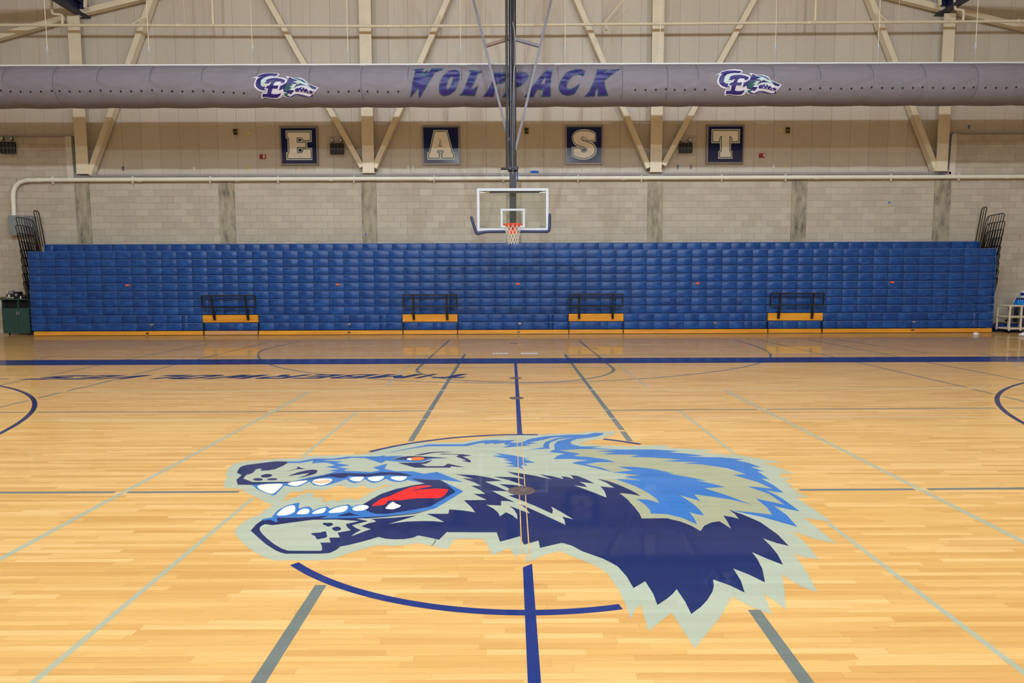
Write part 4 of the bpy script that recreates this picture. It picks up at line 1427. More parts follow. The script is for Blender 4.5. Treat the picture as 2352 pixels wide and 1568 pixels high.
def cyl_hit(px, py):
    """where the sight line of a survey pixel meets the duct: position along it and angle round it"""
    d = ray(px, py)
    a = d.y ** 2 + d.z ** 2
    oy, oz = CAMP.y - YD_, CAMP.z - ZD
    b = 2 * (oy * d.y + oz * d.z)
    c = oy ** 2 + oz ** 2 - (RD + .004) ** 2
    disc = b * b - 4 * a * c
    t = (-b - math.sqrt(max(0, disc))) / (2 * a)
    p = CAMP + d * t
    return p.x, math.atan2(p.z - ZD, -(p.y - YD_))


def wrap(name, mat, px, lvl, parent, holes=(), label=None):
    loops = [[Vector((*cyl_hit(x, y), 0)) for x, y in l_] for l_ in [px] + list(holes)]
    flat = [p for l_ in loops for p in l_]
    bm = bmesh.new()
    bv = [bm.verts.new(p) for p in flat]
    for t in tessellate_polygon(loops):
        try:
            bm.faces.new([bv[i] for i in t])
        except ValueError:
            pass
    x0 = min(p.x for p in flat)
    x1 = max(p.x for p in flat)
    t0 = min(p.y for p in flat)
    t1 = max(p.y for p in flat)
    x = x0 + .045
    while x < x1:
        bmesh.ops.bisect_plane(bm, geom=bm.verts[:] + bm.edges[:] + bm.faces[:], plane_co=(x, 0, 0), plane_no=(1, 0, 0))
        x += .045
    t = t0 + .09
    while t < t1:
        bmesh.ops.bisect_plane(bm, geom=bm.verts[:] + bm.edges[:] + bm.faces[:], plane_co=(0, t, 0), plane_no=(0, 1, 0))
        t += .09
    for v in bm.verts:
        v.co = Vector(dpt(v.co.x, v.co.y, 0.010 + 0.003 * lvl))
    bmesh.ops.recalc_face_normals(bm, faces=bm.faces)
    me_ = bpy.data.meshes.new(name)
    bm.to_mesh(me_)
    bm.free()
    me_.materials.append(M[mat])
    o = link(name, me_, parent)
    return tag(o, label)


def inset(pts, d):
    """offset a closed outline by d (positive grows), mitred and clamped"""
    n = len(pts)
    area = sum(pts[i][0] * pts[(i + 1) % n][1] - pts[(i + 1) % n][0] * pts[i][1] for i in range(n))
    sg = 1 if area > 0 else -1
    out = []
    for i in range(n):
        a, b, c = Vector(pts[i - 1]), Vector(pts[i]), Vector(pts[(i + 1) % n])
        e1, e2 = (b - a).normalized(), (c - b).normalized()
        n1, n2 = Vector((e1.y, -e1.x)) * sg, Vector((e2.y, -e2.x)) * sg
        nn = n1 + n2
        if nn.length < 1e-4:
            nn = n1
        nn.normalize()
        k_ = max(0.5, nn.dot(n1))
        out.append(tuple(b + nn * (d / k_)))
    return out


OB, SB = (930, 140), 9.046
OC, SC_ = (1170, 140), 8.711
hpx = lambda pts: pts
letters = [
    ('W', crop(OB, SB, [(185, 165), (400, 168), (358, 245), (410, 222), (475, 188), (465, 250), (560, 170), (805, 165), (740, 200), (640, 240), (500, 455), (400, 610), (298, 768), (282, 562), (200, 660), (112, 758), (135, 600), (160, 430), (215, 225)]), []),
    ('O', chaikin(crop(OB, SB, [(705, 600), (715, 460), (790, 300), (900, 215), (1040, 178), (1110, 200), (1145, 260), (1135, 400), (1085, 550), (1000, 660), (880, 718), (790, 718), (725, 680)]), 1),
     [chaikin(crop(OB, SB, [(862, 545), (895, 410), (945, 335), (980, 318), (998, 345), (985, 430), (935, 535), (880, 592)]), 1)]),
    ('L', crop(OB, SB, [(1335, 203), (1625, 220), (1590, 240), (1530, 255), (1450, 420), (1380, 578), (1430, 570), (1525, 515), (1490, 620), (1450, 720), (1130, 712), (1200, 640), (1250, 530), (1350, 270), (1360, 245)]), []),
    ('F', crop(OB, SB, [(1855, 238), (2230, 250), (2190, 330), (2010, 322), (2000, 345), (2110, 350), (2060, 440), (2020, 478), (1920, 465), (1880, 565), (1840, 738), (1618, 732), (1700, 640), (1780, 500), (1850, 330), (1845, 300)]), []),
    ('P', [(1178, 167), (1204, 167.2), (1211, 169), (1215, 173.5), (1211.5, 183), (1204, 192), (1193, 198.5), (1185, 201), (1182, 208), (1178, 222), (1153.5, 222), (1164, 208), (1172, 190), (1177, 175)], []),
    ('A', crop(OC, SC_, [(740, 190), (862, 188), (838, 330), (822, 480), (828, 708), (630, 710), (662, 650), (672, 575), (565, 575), (520, 630), (490, 712), (285, 712), (360, 650), (430, 550), (560, 370), (690, 240)]),
     [crop(OC, SC_, [(725, 315), (710, 455), (620, 460)])]),
    ('C', crop(OC, SC_, [(1440, 168), (1522, 215), (1465, 332), (1440, 290), (1370, 275), (1270, 300), (1200, 380), (1150, 480), (1150, 530), (1180, 555), (1230, 555), (1290, 530), (1412, 450), (1370, 550), (1305, 650), (1220, 680),
                         (1130, 690), (1050, 660), (1000, 600), (983, 520), (1010, 420), (1090, 285), (1200, 200), (1330, 163)]), []),
    ('K', crop(OC, SC_, [(1745, 180), (1978, 180), (1890, 268), (2000, 192), (2232, 156), (2080, 255), (1900, 400), (1922, 530), (1978, 692), (1765, 696), (1768, 600), (1757, 535), (1725, 610), (1710, 698), (1500, 702), (1590, 610), (1690, 390), (1742, 240)]), []),
]
for nm, pl, hs in letters:
    lt = wrap('printed_letter', 'edge_blue', pl, 0, duct, hs, 'purple printed letter %s' % nm)
    wrap('letter_line', 'green', inset(pl, -1.1), 1, lt, [inset(h, 1.0) for h in hs])
    wrap('letter_fill', 'purple', inset(pl, -2.3), 2, lt, [inset(h, 1.7) for h in hs])

for pl in ([(365, 250), (372, 250), (330, 370), (322, 365)], [(365, 260), (440, 330), (436, 345), (350, 290)], [(500, 250), (512, 250), (425, 390), (412, 380)], [(470, 250), (480, 260), (400, 380), (398, 360)]):
    wrap('letter_line', 'green', crop(OB, SB, pl), 4, bpy.data.objects['printed_letter'])
OL, SL = (570, 150), 13.067
logo = [
    ('emblem_backing', 'white_print', [(110, 390), (240, 340), (310, 285), (480, 245), (700, 232), (900, 245), (948, 275), (930, 310), (870, 345), (1000, 368), (1130, 400), (1180, 430), (1190, 480), (1170, 525), (1120, 575), (1040, 608), (970, 605), (935, 740), (1000, 730), (1070, 690),
                                        (1062, 850), (1000, 960), (880, 1002), (740, 992), (560, 960), (480, 970), (405, 1005), (388, 900), (420, 808), (570, 805), (580, 780), (400, 790), (280, 745), (190, 655), (173, 560), (225, 420), (245, 378)], 0),
    ('letter_counter', 'pale_teal', [(480, 370), (700, 330), (850, 345), (640, 410), (540, 460), (560, 490), (490, 545), (590, 548), (640, 600), (560, 635), (430, 640), (370, 580), (400, 450)], 1),
    ('emblem_letter', 'purple', [(258, 350), (330, 300), (480, 270), (700, 262), (880, 272), (910, 290), (860, 325), (780, 342), (740, 325), (640, 328), (540, 345), (460, 375), (405, 440), (372, 560), (385, 605), (440, 640), (515, 638), (488, 720), (575, 735), (520, 752), (430, 748), (320, 705),
                                 (245, 640), (225, 560), (255, 440), (325, 372), (385, 345)], 2),
    ('letter_edge', 'white_print', [(450, 570), (530, 490), (500, 465), (580, 400), (700, 370), (850, 365), (1010, 385), (1150, 430), (1130, 540), (1050, 580), (965, 560), (960, 600), (950, 680), (900, 735), (770, 725), (735, 815), (780, 830), (900, 825), (1030, 780),
                                    (1000, 900), (900, 980), (700, 985), (560, 955), (410, 965), (420, 820), (560, 815), (570, 720), (490, 720), (530, 615), (640, 580), (590, 575)], 3),
    ('emblem_letter', 'purple', [(488, 545), (560, 492), (533, 462), (600, 420), (700, 395), (850, 388), (1000, 410), (1122, 450), (1105, 515), (1040, 552), (978, 532), (1002, 495), (860, 488), (800, 530), (762, 608), (925, 608), (888, 700), (740, 697), (700, 838), (780, 855), (900, 850),
                                 (1003, 820), (970, 890), (880, 955), (700, 962), (560, 938), (430, 942), (445, 848), (580, 838), (602, 690), (522, 692), (560, 632), (650, 600), (702, 508), (655, 522), (635, 555), (590, 548)], 4),
    ('wolf_backing', 'white_print', [(1130, 328), (1250, 342), (1370, 385), (1450, 375), (1560, 380), (1680, 425), (1750, 480), (1785, 532), (2115, 670), (1965, 850), (1885, 968), (1830, 968), (1700, 932), (1500, 895), (1430, 905), (1380, 925), (1302, 988), (1180, 955), (1058, 922), (1065, 760),
                                     (1075, 690), (1150, 560), (1215, 430)], 0),
    ('wolf_face', 'pale_teal', [(1400, 430), (1500, 440), (1620, 480), (1700, 530), (1770, 545), (1900, 590), (1850, 640), (1600, 610), (1480, 640), (1400, 700), (1250, 700), (1320, 640), (1290, 560), (1400, 545), (1340, 500)], 1),
    ('wolf_fur', 'purple', [(1240, 362), (1300, 388), (1350, 412), (1490, 470), (1330, 505), (1440, 525), (1490, 560), (1290, 562), (1340, 590), (1240, 640), (1320, 665), (1228, 728), (1395, 745), (1350, 800), (1275, 862), (1240, 830), (1062, 775), (1065, 700), (940, 748), (990, 620), (1150, 530), (1200, 430)], 2),
    ('wolf_fur', 'green', [(1180, 570), (1290, 562), (1338, 590), (1240, 640), (1318, 665), (1228, 728), (1240, 760), (1075, 765), (1120, 660)], 3),
    ('wolf_crest', 'teal', [(1370, 398), (1500, 400), (1650, 448), (1762, 530), (1690, 520), (1560, 450), (1400, 420)], 2),
    ('wolf_snout', 'edge_blue', [(1580, 540), (1650, 570), (1780, 620), (1880, 640), (1760, 548), (1860, 582), (2065, 672), (2030, 722), (1925, 705), (1850, 650), (1700, 605), (1560, 600), (1450, 630), (1375, 700), (1400, 640), (1470, 560)], 2),
    ('wolf_mouth', 'purple', [(1405, 722), (1480, 672), (1600, 650), (1740, 680), (1800, 752), (1880, 762), (2010, 742), (1935, 832), (1850, 855), (1700, 805), (1560, 780), (1430, 782)], 3),
    ('wolf_jaw', 'purple', [(1278, 928), (1380, 868), (1490, 848), (1640, 878), (1830, 930), (1895, 905), (1922, 850), (1948, 870), (1930, 915), (1890, 942), (1830, 948), (1600, 905), (1480, 878), (1390, 900), (1300, 958), (1180, 930), (1110, 900), (1230, 912)], 3),
    ('wolf_jaw', 'green', [(1066, 822), (1235, 822), (1170, 872), (1240, 912), (1066, 888), (1110, 855)], 3),
]
teeth = [[(1505, 662), (1565, 658), (1530, 690)], [(1595, 672), (1655, 672), (1625, 712)], [(1690, 680), (1750, 690), (1712, 725)], [(1800, 752), (1850, 755), (1805, 798)], [(1535, 768), (1560, 728), (1595, 768)],
         [(1630, 780), (1660, 745), (1692, 785)], [(1732, 808), (1768, 770), (1785, 800)], [(1810, 832), (1842, 795), (1868, 838)], [(1915, 765), (1960, 745), (1985, 752), (1950, 795)]]
for dx, dy, side in ((0, 0, 'near the duct print W'), (1063.4, -7.0, 'near the printed K')):
    sh = lambda pts: [(x + dx, y + dy) for x, y in crop(OL, SL, pts)]
    nm, mt, pl, lv = logo[0]
    em = wrap('team_emblem', mt, sh(pl), lv, duct, (), 'purple and green letters C E with a wolf head emblem')
    for nm, mt, pl, lv in logo[1:]:
        wrap(nm, mt, sh(pl), lv, em)
    for tp in teeth:
        wrap('wolf_tooth', 'white_print', sh(tp), 5, em)
    wrap('wolf_eye', 'white_print', sh([(1478, 552), (1505, 560), (1512, 585), (1490, 580)]), 5, em)
holes_px = [(x / 3.92, y / 3.92) for x, y in [(10, 815), (97, 822), (187, 825), (279, 826), (372, 823), (467, 818), (538, 818), (628, 823), (721, 823), (814, 820), (907, 814), (998, 820), (1090, 822), (1182, 821), (1274, 818), (1369, 812), (1459, 818),
                                            (1551, 822), (1644, 823), (1737, 822), (1831, 818), (1922, 823), (2013, 830), (2105, 833), (2197, 838)]]
holes_px += [(580 + x / 3.92, y / 3.92) for x, y in [(683, 825), (775, 825), (867, 822), (960, 818), (1036, 822), (1128, 825), (1221, 826), (1313, 824)]]
holes_px += [(1160 + x / 3.92, y / 3.92) for x, y in [(1173, 809), (1265, 809), (1357, 807), (1448, 802), (1525, 808), (1618, 809), (1710, 805), (1801, 806)]]
holes_px += [(1752 + x / 3.92, y / 3.92) for x, y in [(242, 803), (335, 802), (428, 799), (518, 794), (612, 797), (705, 798), (797, 797), (890, 792), (980, 786), (1073, 791), (1166, 794), (1258, 793), (1350, 790), (1438, 786), (1532, 790), (1625, 793),
                                                      (1717, 793), (1808, 790), (1897, 785), (2005, 790), (2098, 791), (2191, 790), (2280, 785)]]
for x, y in holes_px:
    X_, T_ = cyl_hit(x, y)
    q = MB()
    n = 12
    rr_ = .026
    vs = [dpt(X_ + rr_ * math.cos(2 * PI * k / n), T_ + rr_ / RD * math.sin(2 * PI * k / n), .004) for k in range(n)]
    q.add(vs, [tuple(range(n))])
    q.build('air_hole', 'black', duct)

# hanger rods with turnbuckles above the duct
HR = [(100, 109, 117), (337, 342, 117), (575, 580, 116), (796, 799, 120), (1056.5, 1058, 115), (1298.5, 1298, 116), (1521, 1516, 115), (1783, 1781, 112), (2022, 2017, 110), (2247, 2240.5, 110)]
ORD = ['first', 'second', 'third', 'fourth', 'fifth', 'sixth', 'seventh', 'eighth', 'ninth', 'last']
for i_, (xt_, xb_, yb_) in enumerate(HR):
    b_ = Wp(xb_, yb_, YD_)
    x = b_.x
    t = empty('hanger_rod', (x, YD_, b_.z), 'thin white hanger rod above the duct, %s of ten counted from the cabinet side' % ORD[i_], 'rod', 'hanger rods above the duct')
    MB().tube([(x, YD_, b_.z + .05), (x, YD_, roof_z(x))], .009, 6).build('rod', 'cream', t)
    MB().tube([(x, YD_, b_.z + .12), (x, YD_, b_.z + .04)], .018, 8).build('turnbuckle', 'white_metal', t)
    MB().tube([(x - .02, YD_, b_.z - .02), (x - .022, YD_, b_.z + .02), (x, YD_, b_.z + .045), (x + .022, YD_, b_.z + .02), (x + .02, YD_, b_.z - .02)], .008, 6).build('hook', 'white_metal', t)
    MB().tube([(x, YD_, b_.z - .01), (x, YD_, RZ + .02)], .004, 5).build('wire', 'white_metal', t)

# ================================================================== PIPES
YS = 20.3
sp = empty('sprinkler_pipe', (0, YS, 9.9), 'thin cream sprinkler pipe running across the wall above the duct', 'pipe')
pts = [(-140, 57), (0, 57.6), (300, 58.2), (600, 59.3), (900, 60.4), (1176, 58), (1420, 55.5), (1760, 52.8), (2100, 50.6), (2352, 48.5), (2500, 47.5)]
MB().tube([Wp(x, y, YS) for x, y in pts], .042, 12).build('pipe_run', 'cream', sp, smooth=True)
for x, y in ((407, 58.4), (892, 60.5), (1374, 55.8), (1859, 52.3), (2340, 48.6)):
    c = Wp(x, y, YS)
    MB().tube([(c.x - .05, YS, c.z), (c.x - .03, YS, c.z), (c.x + .03, YS, c.z), (c.x + .05, YS, c.z)], [.045, .058, .058, .045], 12).build('coupling', 'cream', sp, smooth=True)
for x in (489.5, 1872):
    b_ = Wp(x, 56 if x < 1000 else 49, YS)
    MB().tube([(b_.x, YS, b_.z), (b_.x, YS, 13)], .045, 10).build('drop_pipe', 'cream', sp, smooth=True)
for pl in (((119, -60), (119, 24), (121, 31), (127, 33), (136, 33), (142, 35), (143.5, 41), (143.5, 57)),
           ((2193, -60), (2193, 14), (2195, 21), (2201, 22.5), (2206, 22.5), (2212, 24), (2213.5, 30), (2212, 49))):
    MB().tube([Wp(x, y, YS) for x, y in pl], .038, 10).build('bent_drop_pipe', 'cream', sp, smooth=True)
for x in (425, 645, 920, 1237, 1540, 1807, 2064):
    b_ = Wp(x, 60 if x < 1100 else 53, YS)
    q = MB().tube([(b_.x, YS, b_.z + .04), (b_.x, YS, roof_z(b_.x))], .007, 5)
    q.tube([(b_.x, YS + .055 * math.cos(2 * PI * k / 14), b_.z + .055 * math.sin(2 * PI * k / 14)) for k in range(14)], .008, 5, closed=True).build('pipe_hanger', 'cream', sp)
for (xa, ya, xb, yb) in ((303, 56, 333, 38), (1005, 58, 1010, 38), (2040, 50, 2013, 27), (1432, 0, 1393, 46)):
    p, q = Wp(xa, ya, YS + .1), Wp(xb, yb, YS + .3)
    MB().tube([p, q], .02, 8).build('sway_brace', 'cream', sp, smooth=True)
c = Wp(1392, 56, YS)
MB().tube([(c.x, YS, c.z + .15), (c.x, YS, c.z - .12)], .022, 8).lathe([(.012, 0), (.05, -.02), (.05, -.03)], (c.x, YS, c.z - .14), 12).build('sprinkler_head', 'cream', sp, smooth=True)

YPP = 20.74
cp = empty('large_pipe', (0, YPP, 4.7), 'thick cream pipe along the top of the block wall, bending down into a grey box', 'pipe')
pts = [(32.4, 494.5), (30.5, 458), (30.3, 446), (32, 436), (37, 426), (46, 418.5), (56, 415), (70, 413.8), (100, 413.2), (638, 411.0), (1176, 409.2), (1760, 407.4), (2352, 405.6), (2500, 405)]
MB().tube([Wp(x, y, YPP) for x, y in pts], .064, 16).build('pipe_run', 'pipe', cp, smooth=True)
for x in (120, 303.6, 482, 638, 812.6, 997, 1155, 1327.5, 1473.5, 1658, 1805, 2047.5, 2203):
    c = Wp(x, 413.2 - (x - 100) * .00345, YPP)
    q = MB().tube([(c.x, YPP + .0671 * math.cos(2 * PI * k / 18), c.z + .0671 * math.sin(2 * PI * k / 18)) for k in range(18)], .006, 5, closed=True)
    q.box((c.x - .012, YPP - .01, c.z - .11), (c.x + .012, YW - .005, c.z - .05)).box((c.x - .012, YPP - .01, c.z + .05), (c.x + .012, YW - .005, c.z + .10))
    q.build('pipe_clamp', 'pipe', cp)
for x in (68, 90, 320, 545, 760, 990, 1432, 1875, 2090, 2315):
    c = Wp(x, 413.4 - (x - 100) * .00345, YPP)
    MB().tube([(c.x - .06, YPP, c.z), (c.x - .055, YPP, c.z), (c.x + .055, YPP, c.z), (c.x + .06, YPP, c.z)], [.064, .070, .070, .064], 16).build('pipe_sleeve', 'pipe', cp, smooth=True)
for (x, y) in ((30.6, 460), (32, 493)):
    c = Wp(x, y, YPP)
    MB().tube([(c.x, YPP, c.z - .03), (c.x, YPP, c.z - .027), (c.x, YPP, c.z + .027), (c.x, YPP, c.z + .03)], [.064, .072, .072, .064], 14).build('pipe_sleeve', 'pipe', cp, smooth=True)
a, b = Wp(17.5, 495, 20.6), Wp(73, 539.5, 20.6)
bx = empty('electrical_box', (a.x, 20.6, b.z), 'grey metal box on the block wall where the thick pipe ends', 'box')
bevel(MB().box((a.x, 20.62, b.z), (b.x, YW - .0, a.z)).build('enclosure', 'box_grey', bx), .01)
bevel(MB().box((a.x - .008, 20.60, b.z - .008), (b.x - .22, 20.625, a.z + .008)).build('cover', 'box_grey', bx), .006)
MB().box((b.x - .21, 20.60, b.z + .02), (b.x - .02, 20.625, a.z - .02)).build('louvre_plate', 'grey_plastic', bx)

for n_, pl in enumerate((((166, 313), (168.5, 320), (170.5, 350), (173.5, 385), (176, 397), (182, 401), (203, 402)),
                         ((2186, 305), (2181.5, 309), (2180, 330), (2177, 370), (2173, 393), (2166, 399), (2150, 400)))):
    ps = [Wp(x, y, YW - .06) for x, y in smooth_open(pl, 2)]
    o = MB().tube(ps, .018, 6).tube([p + Vector((.05, 0, 0)) for p in ps], .018, 6).build('conduit', 'grey_plastic', smooth=True)
    tag(o, ('pair of thin grey conduits curving down beside the column near the grey box' if n_ == 0 else 'pair of thin grey conduits curving down beside the column near the utility cart'), 'conduit')

# ================================================================== LETTER SIGNS
YSG = 20.98


def on_wall(name, mat, px, y, parent, depth=0.0, holes=(), label=None):
    pts = [Wp(a_, b_, y) for a_, b_ in px]
    mb_ = MB()
    if depth:
        mb_.prism(pts, (0, depth, 0))
    else:
        mb_.poly(pts, [[Wp(a_, b_, y) for a_, b_ in h] for h in holes])
    o = mb_.build(name, mat, parent)
    return tag(o, label)


signs = [
    ('E', (630, 280), 12.379, [(145, 115), (1220, 110), (1255, 1230), (185, 1235)], [(188, 180), (1172, 175), (1210, 1175), (225, 1180)],
     [(318, 245), (1058, 240), (1066, 570), (932, 575), (942, 730), (1074, 735), (1084, 1082), (345, 1084), (335, 872), (385, 850), (372, 500), (355, 470), (325, 460)],
     [(370, 297), (1008, 297), (1012, 520), (830, 520), (805, 465), (760, 440), (630, 440), (640, 590), (882, 590), (888, 715), (640, 718), (650, 885), (770, 885), (812, 855), (830, 780), (1030, 778), (1042, 1025), (395, 1030), (390, 915), (425, 885), (435, 820), (415, 480), (400, 440), (370, 425)],
     22, [[(680, 490), (762, 490), (768, 538), (682, 538)], [(692, 765), (775, 765), (775, 838), (695, 838)]], []),
    ('A', (950, 270), 12.06, [(225, 220), (1275, 220), (1290, 1305), (250, 1310)], [(270, 275), (1228, 270), (1245, 1255), (290, 1262)],
     [(553, 345), (937, 345), (1090, 925), (1105, 948), (1143, 958), (1140, 1165), (382, 1167), (374, 960), (415, 948), (432, 930)],
     [(592, 395), (893, 395), (917, 430), (1052, 950), (1075, 985), (1098, 995), (1090, 1110), (796, 1110), (790, 985), (828, 965), (826, 912), (655, 912), (652, 965), (705, 985), (700, 1110), (428, 1110), (430, 1000), (455, 980), (470, 945)],
     20, [], [[(732, 575), (782, 800), (688, 800)]]),
    ('S', (1290, 280), 14.2545, [(118, 105), (1360, 100), (1336, 1388), (120, 1390)], [(172, 168), (1305, 165), (1298, 1328), (172, 1328)],
     [(1125, 360), (1125, 650), (985, 652), (1060, 705), (1120, 800), (1147, 900), (1140, 990), (1100, 1080), (1000, 1165), (860, 1222), (730, 1238), (600, 1225), (480, 1190), (390, 1150), (328, 1110), (330, 815), (510, 812), (400, 730), (345, 610), (332, 500), (360, 400), (430, 320), (530, 270), (640, 245),
      (760, 238), (900, 252), (1030, 298)],
     [(1085, 380), (1085, 600), (832, 606), (820, 550), (790, 500), (720, 478), (660, 490), (625, 540), (640, 585), (700, 625), (900, 690), (1010, 750), (1075, 840), (1090, 930), (1060, 1030), (970, 1110), (840, 1165), (720, 1178), (560, 1155), (450, 1115), (385, 1075), (385, 872), (622, 870),
      (635, 940), (670, 985), (720, 1000), (780, 990), (830, 945), (835, 890), (800, 845), (700, 805), (560, 762), (450, 700), (390, 600), (375, 500), (405, 415), (480, 350), (600, 308), (740, 296), (880, 310), (1000, 345)],
     22, [ell(733, 545, 58, 32), ell(735, 912, 52, 36, 15)], []),
    ('T', (1540, 280), 11.76, [(982, 70), (2005, 70), (1970, 1135), (960, 1135)], [(1035, 122), (1962, 120), (1940, 1080), (1012, 1080)],
     [(1110, 193), (1883, 193), (1872, 573), (1638, 575), (1630, 775), (1673, 785), (1670, 992), (1288, 992), (1290, 785), (1335, 775), (1335, 573), (1103, 573)],
     [(1155, 240), (1835, 240), (1822, 525), (1670, 522), (1662, 440), (1640, 398), (1594, 378), (1590, 785), (1610, 812), (1642, 825), (1630, 944), (1336, 944), (1335, 825), (1365, 805), (1385, 780), (1388, 378), (1345, 395), (1322, 435), (1310, 525), (1155, 525)],
     20, [], []),
]
for nm, o_, s_, fr_, bd, sil, crm, dk, navy_bits, hl in signs:
    pf = crop(o_, s_, fr_)
    c0 = Wp((pf[0][0] + pf[2][0]) / 2, pf[2][1], YSG)
    t = empty('letter_sign', c0, 'navy square wall sign with a large cream letter %s in a grey frame' % nm, 'sign')
    on_wall('sign_frame', 'frame_grey', pf, YSG, t, .06)
    on_wall('sign_board', 'sign_navy', crop(o_, s_, bd), YSG - .006, t, .02)
    on_wall('letter_border', 'silver', crop(o_, s_, sil), YSG - .009, t)
    dkp = crop(o_, s_, inset(crm, dk))
    on_wall('letter_outline', 'greenline', dkp, YSG - .011, t)
    lt = on_wall('letter', 'cream_print', crop(o_, s_, crm), YSG - .013, t, 0.0)
    for h in hl:
        on_wall('letter_hole', 'greenline', crop(o_, s_, h), YSG - .015, t)
        on_wall('letter_hole', 'silver', crop(o_, s_, inset(h, -16)), YSG - .017, t)
    for h in navy_bits:
        if nm == 'S':
            on_wall('letter_hole', 'greenline', crop(o_, s_, [(730 + (x - 730) * 1.62, (545 if y < 700 else 912) + (y - (545 if y < 700 else 912)) * 1.9) for x, y in h]), YSG - .0125, t)
            on_wall('letter_hole', 'silver', crop(o_, s_, [(730 + (x - 730) * 1.42, (545 if y < 700 else 912) + (y - (545 if y < 700 else 912)) * 1.6) for x, y in h]), YSG - .015, t)
        if not (nm == 'S' and h[0][1] < 700):
            on_wall('letter_hole', 'sign_navy', crop(o_, s_, h), YSG - .017, t)

# ================================================================== WALL FITTINGS
for n_, (xa, ya, xb, yb, y_, lab) in enumerate(((757.5, 329, 789, 353.5, YM, 'black emergency light in a wire cage between the E sign and a steel column'),
                                                (1561, 328, 1590.6, 350.5, YM, 'black emergency light in a wire cage beside the T sign'),
                                                (-2, 325, 33, 352, YW, 'black emergency light in a wire cage cut by the frame edge above the grey box'))):
    a, b = Wp(xa, ya, y_ - .1), Wp(xb, yb, y_ - .1)
    t = empty('emergency_light', (a.x, y_, b.z), lab, 'emergency light')
    bevel(MB().box((a.x, y_ - .12, b.z), (b.x, y_ - .0, a.z)).build('housing', 'black', t), .015)
    for fx in (.16, .80):
        hx = a.x + (b.x - a.x) * fx
        MB().tube([(hx, y_ - .06, a.z - .01), (hx, y_ - .06, a.z + .05)], .012, 6).build('lamp_neck', 'black', t)
        hd = MB().lathe([(.03, .07), (.055, .03), (.06, .0), (.058, -.01)], (hx, y_ - .08, a.z + .10), 14, 'y').build('lamp_head', 'black', t, smooth=True)
        MB().lathe([(.05, -.012), (.03, -.022), (.005, -.026)], (hx, y_ - .08, a.z + .10), 14, 'y').build('lamp_face', 'white_metal', hd, smooth=True)
    cg = MB()
    x0, x1, z0, z1 = a.x - .06, b.x + .06, b.z - .06, a.z + .2
    for k in range(6):
        x = x0 + (x1 - x0) * k / 5
        cg.tube([(x, y_, z0), (x, y_ - .17, z0 + .02), (x, y_ - .17, z1 - .02), (x, y_, z1)], .004, 4)
    for k in range(4):
        z = z0 + (z1 - z0) * k / 3
        cg.tube([(x0, y_, z), (x0 + .01, y_ - .17, z), (x1 - .01, y_ - .17, z), (x1, y_, z)], .004, 4)
    cg.build('wire_cage', 'chrome', t)
for n_, (x, y, lab) in enumerate(((540.8, 302.5, 'small black and yellow strobe horn near the E sign'), (1209.5, 300, 'small black and yellow strobe horn beside the hoop mast'),
                                  (1810, 298.5, 'small black and yellow strobe horn beyond the T sign'))):
    c = Wp(x, y, YM - .05)
    t = empty('strobe_horn', c, lab, 'strobe')
    MB().box((c.x - .06, YM - .06, c.z - .095), (c.x + .06, YM, c.z + .095)).build('body', 'yellow', t)
    MB().box((c.x - .07, YM - .08, c.z + .01), (c.x + .05, YM - .055, c.z + .065)).build('lens', 'black', t)
    MB().box((c.x - .055, YM - .08, c.z - .085), (c.x + .05, YM - .055, c.z - .03)).build('grille', 'black', t)
for x, y, lab in ((602.8, 359.6, 'small red fire alarm box beside the E sign'), (1750.7, 357, 'small red fire alarm box beside the T sign')):
    c = Wp(x, y, YM - .04)
    t = empty('fire_alarm', c, lab, 'fire alarm')
    MB().box((c.x - .09, YM - .05, c.z - .065), (c.x + .09, YM, c.z + .065)).build('body', 'red_plastic', t)
    MB().box((c.x + .03, YM - .065, c.z - .045), (c.x + .075, YM - .045, c.z + .045)).build('strobe_lens', 'white_plastic', t)
for x, y, w_, h_, mt, lab in ((282.5, 387, .035, .06, 'grey_plastic', 'small dark grey outlet low on the metal wall near the pipe bend side column'),
                              (445.5, 386.5, .03, .05, 'white_plastic', 'small white outlet plate below and beside the E sign, away from its corner'),
                              (573.8, 385, .045, .05, 'beige_plastic', 'beige outlet plate low on the wall under the fire alarm by the E sign'),
                              (688.5, 385, .03, .05, 'beige_plastic', 'small plate directly under the E sign'),
                              (937.5, 383.5, .03, .055, 'white_plastic', 'white switch plate beside the A sign, farther from it of two'),
                              (949, 383.5, .03, .055, 'white_plastic', 'white switch plate beside the A sign, nearer to it of two'),
                              (1557, 383, .03, .06, 'grey_plastic', 'grey outlet below the emergency light near the T sign, by the column'),
                              (1587, 383, .03, .06, 'grey_plastic', 'grey outlet below the emergency light near the T sign, toward the sign'),
                              (1776.6, 381.5, .03, .055, 'white_plastic', 'white switch plate beyond the T sign'),
                              (1803.5, 381, .035, .055, 'beige_plastic', 'beige switch plate beyond the T sign'),
                              (571.5, 306, .06, .055, 'beige_plastic', 'beige cover plate beside the strobe horn near the E sign'),
                              (1792.5, 300, .06, .055, 'beige_plastic', 'beige cover plate beside the strobe horn beyond the T sign'),
                              (2226, 291, .03, .055, 'grey_plastic', 'small grey outlet above the block wall past the outer column')):
    c = Wp(x, y, YM - .01)
    t = empty('wall_outlet', c, lab, 'outlet')
    MB().box((c.x - w_, YM - .014, c.z - h_), (c.x + w_, YM, c.z + h_)).build('cover_plate', mt, t)
    MB().box((c.x - w_ * .4, YM - .02, c.z - h_ * .5), (c.x + w_ * .4, YM - .012, c.z + h_ * .5)).build('socket', mt, t)


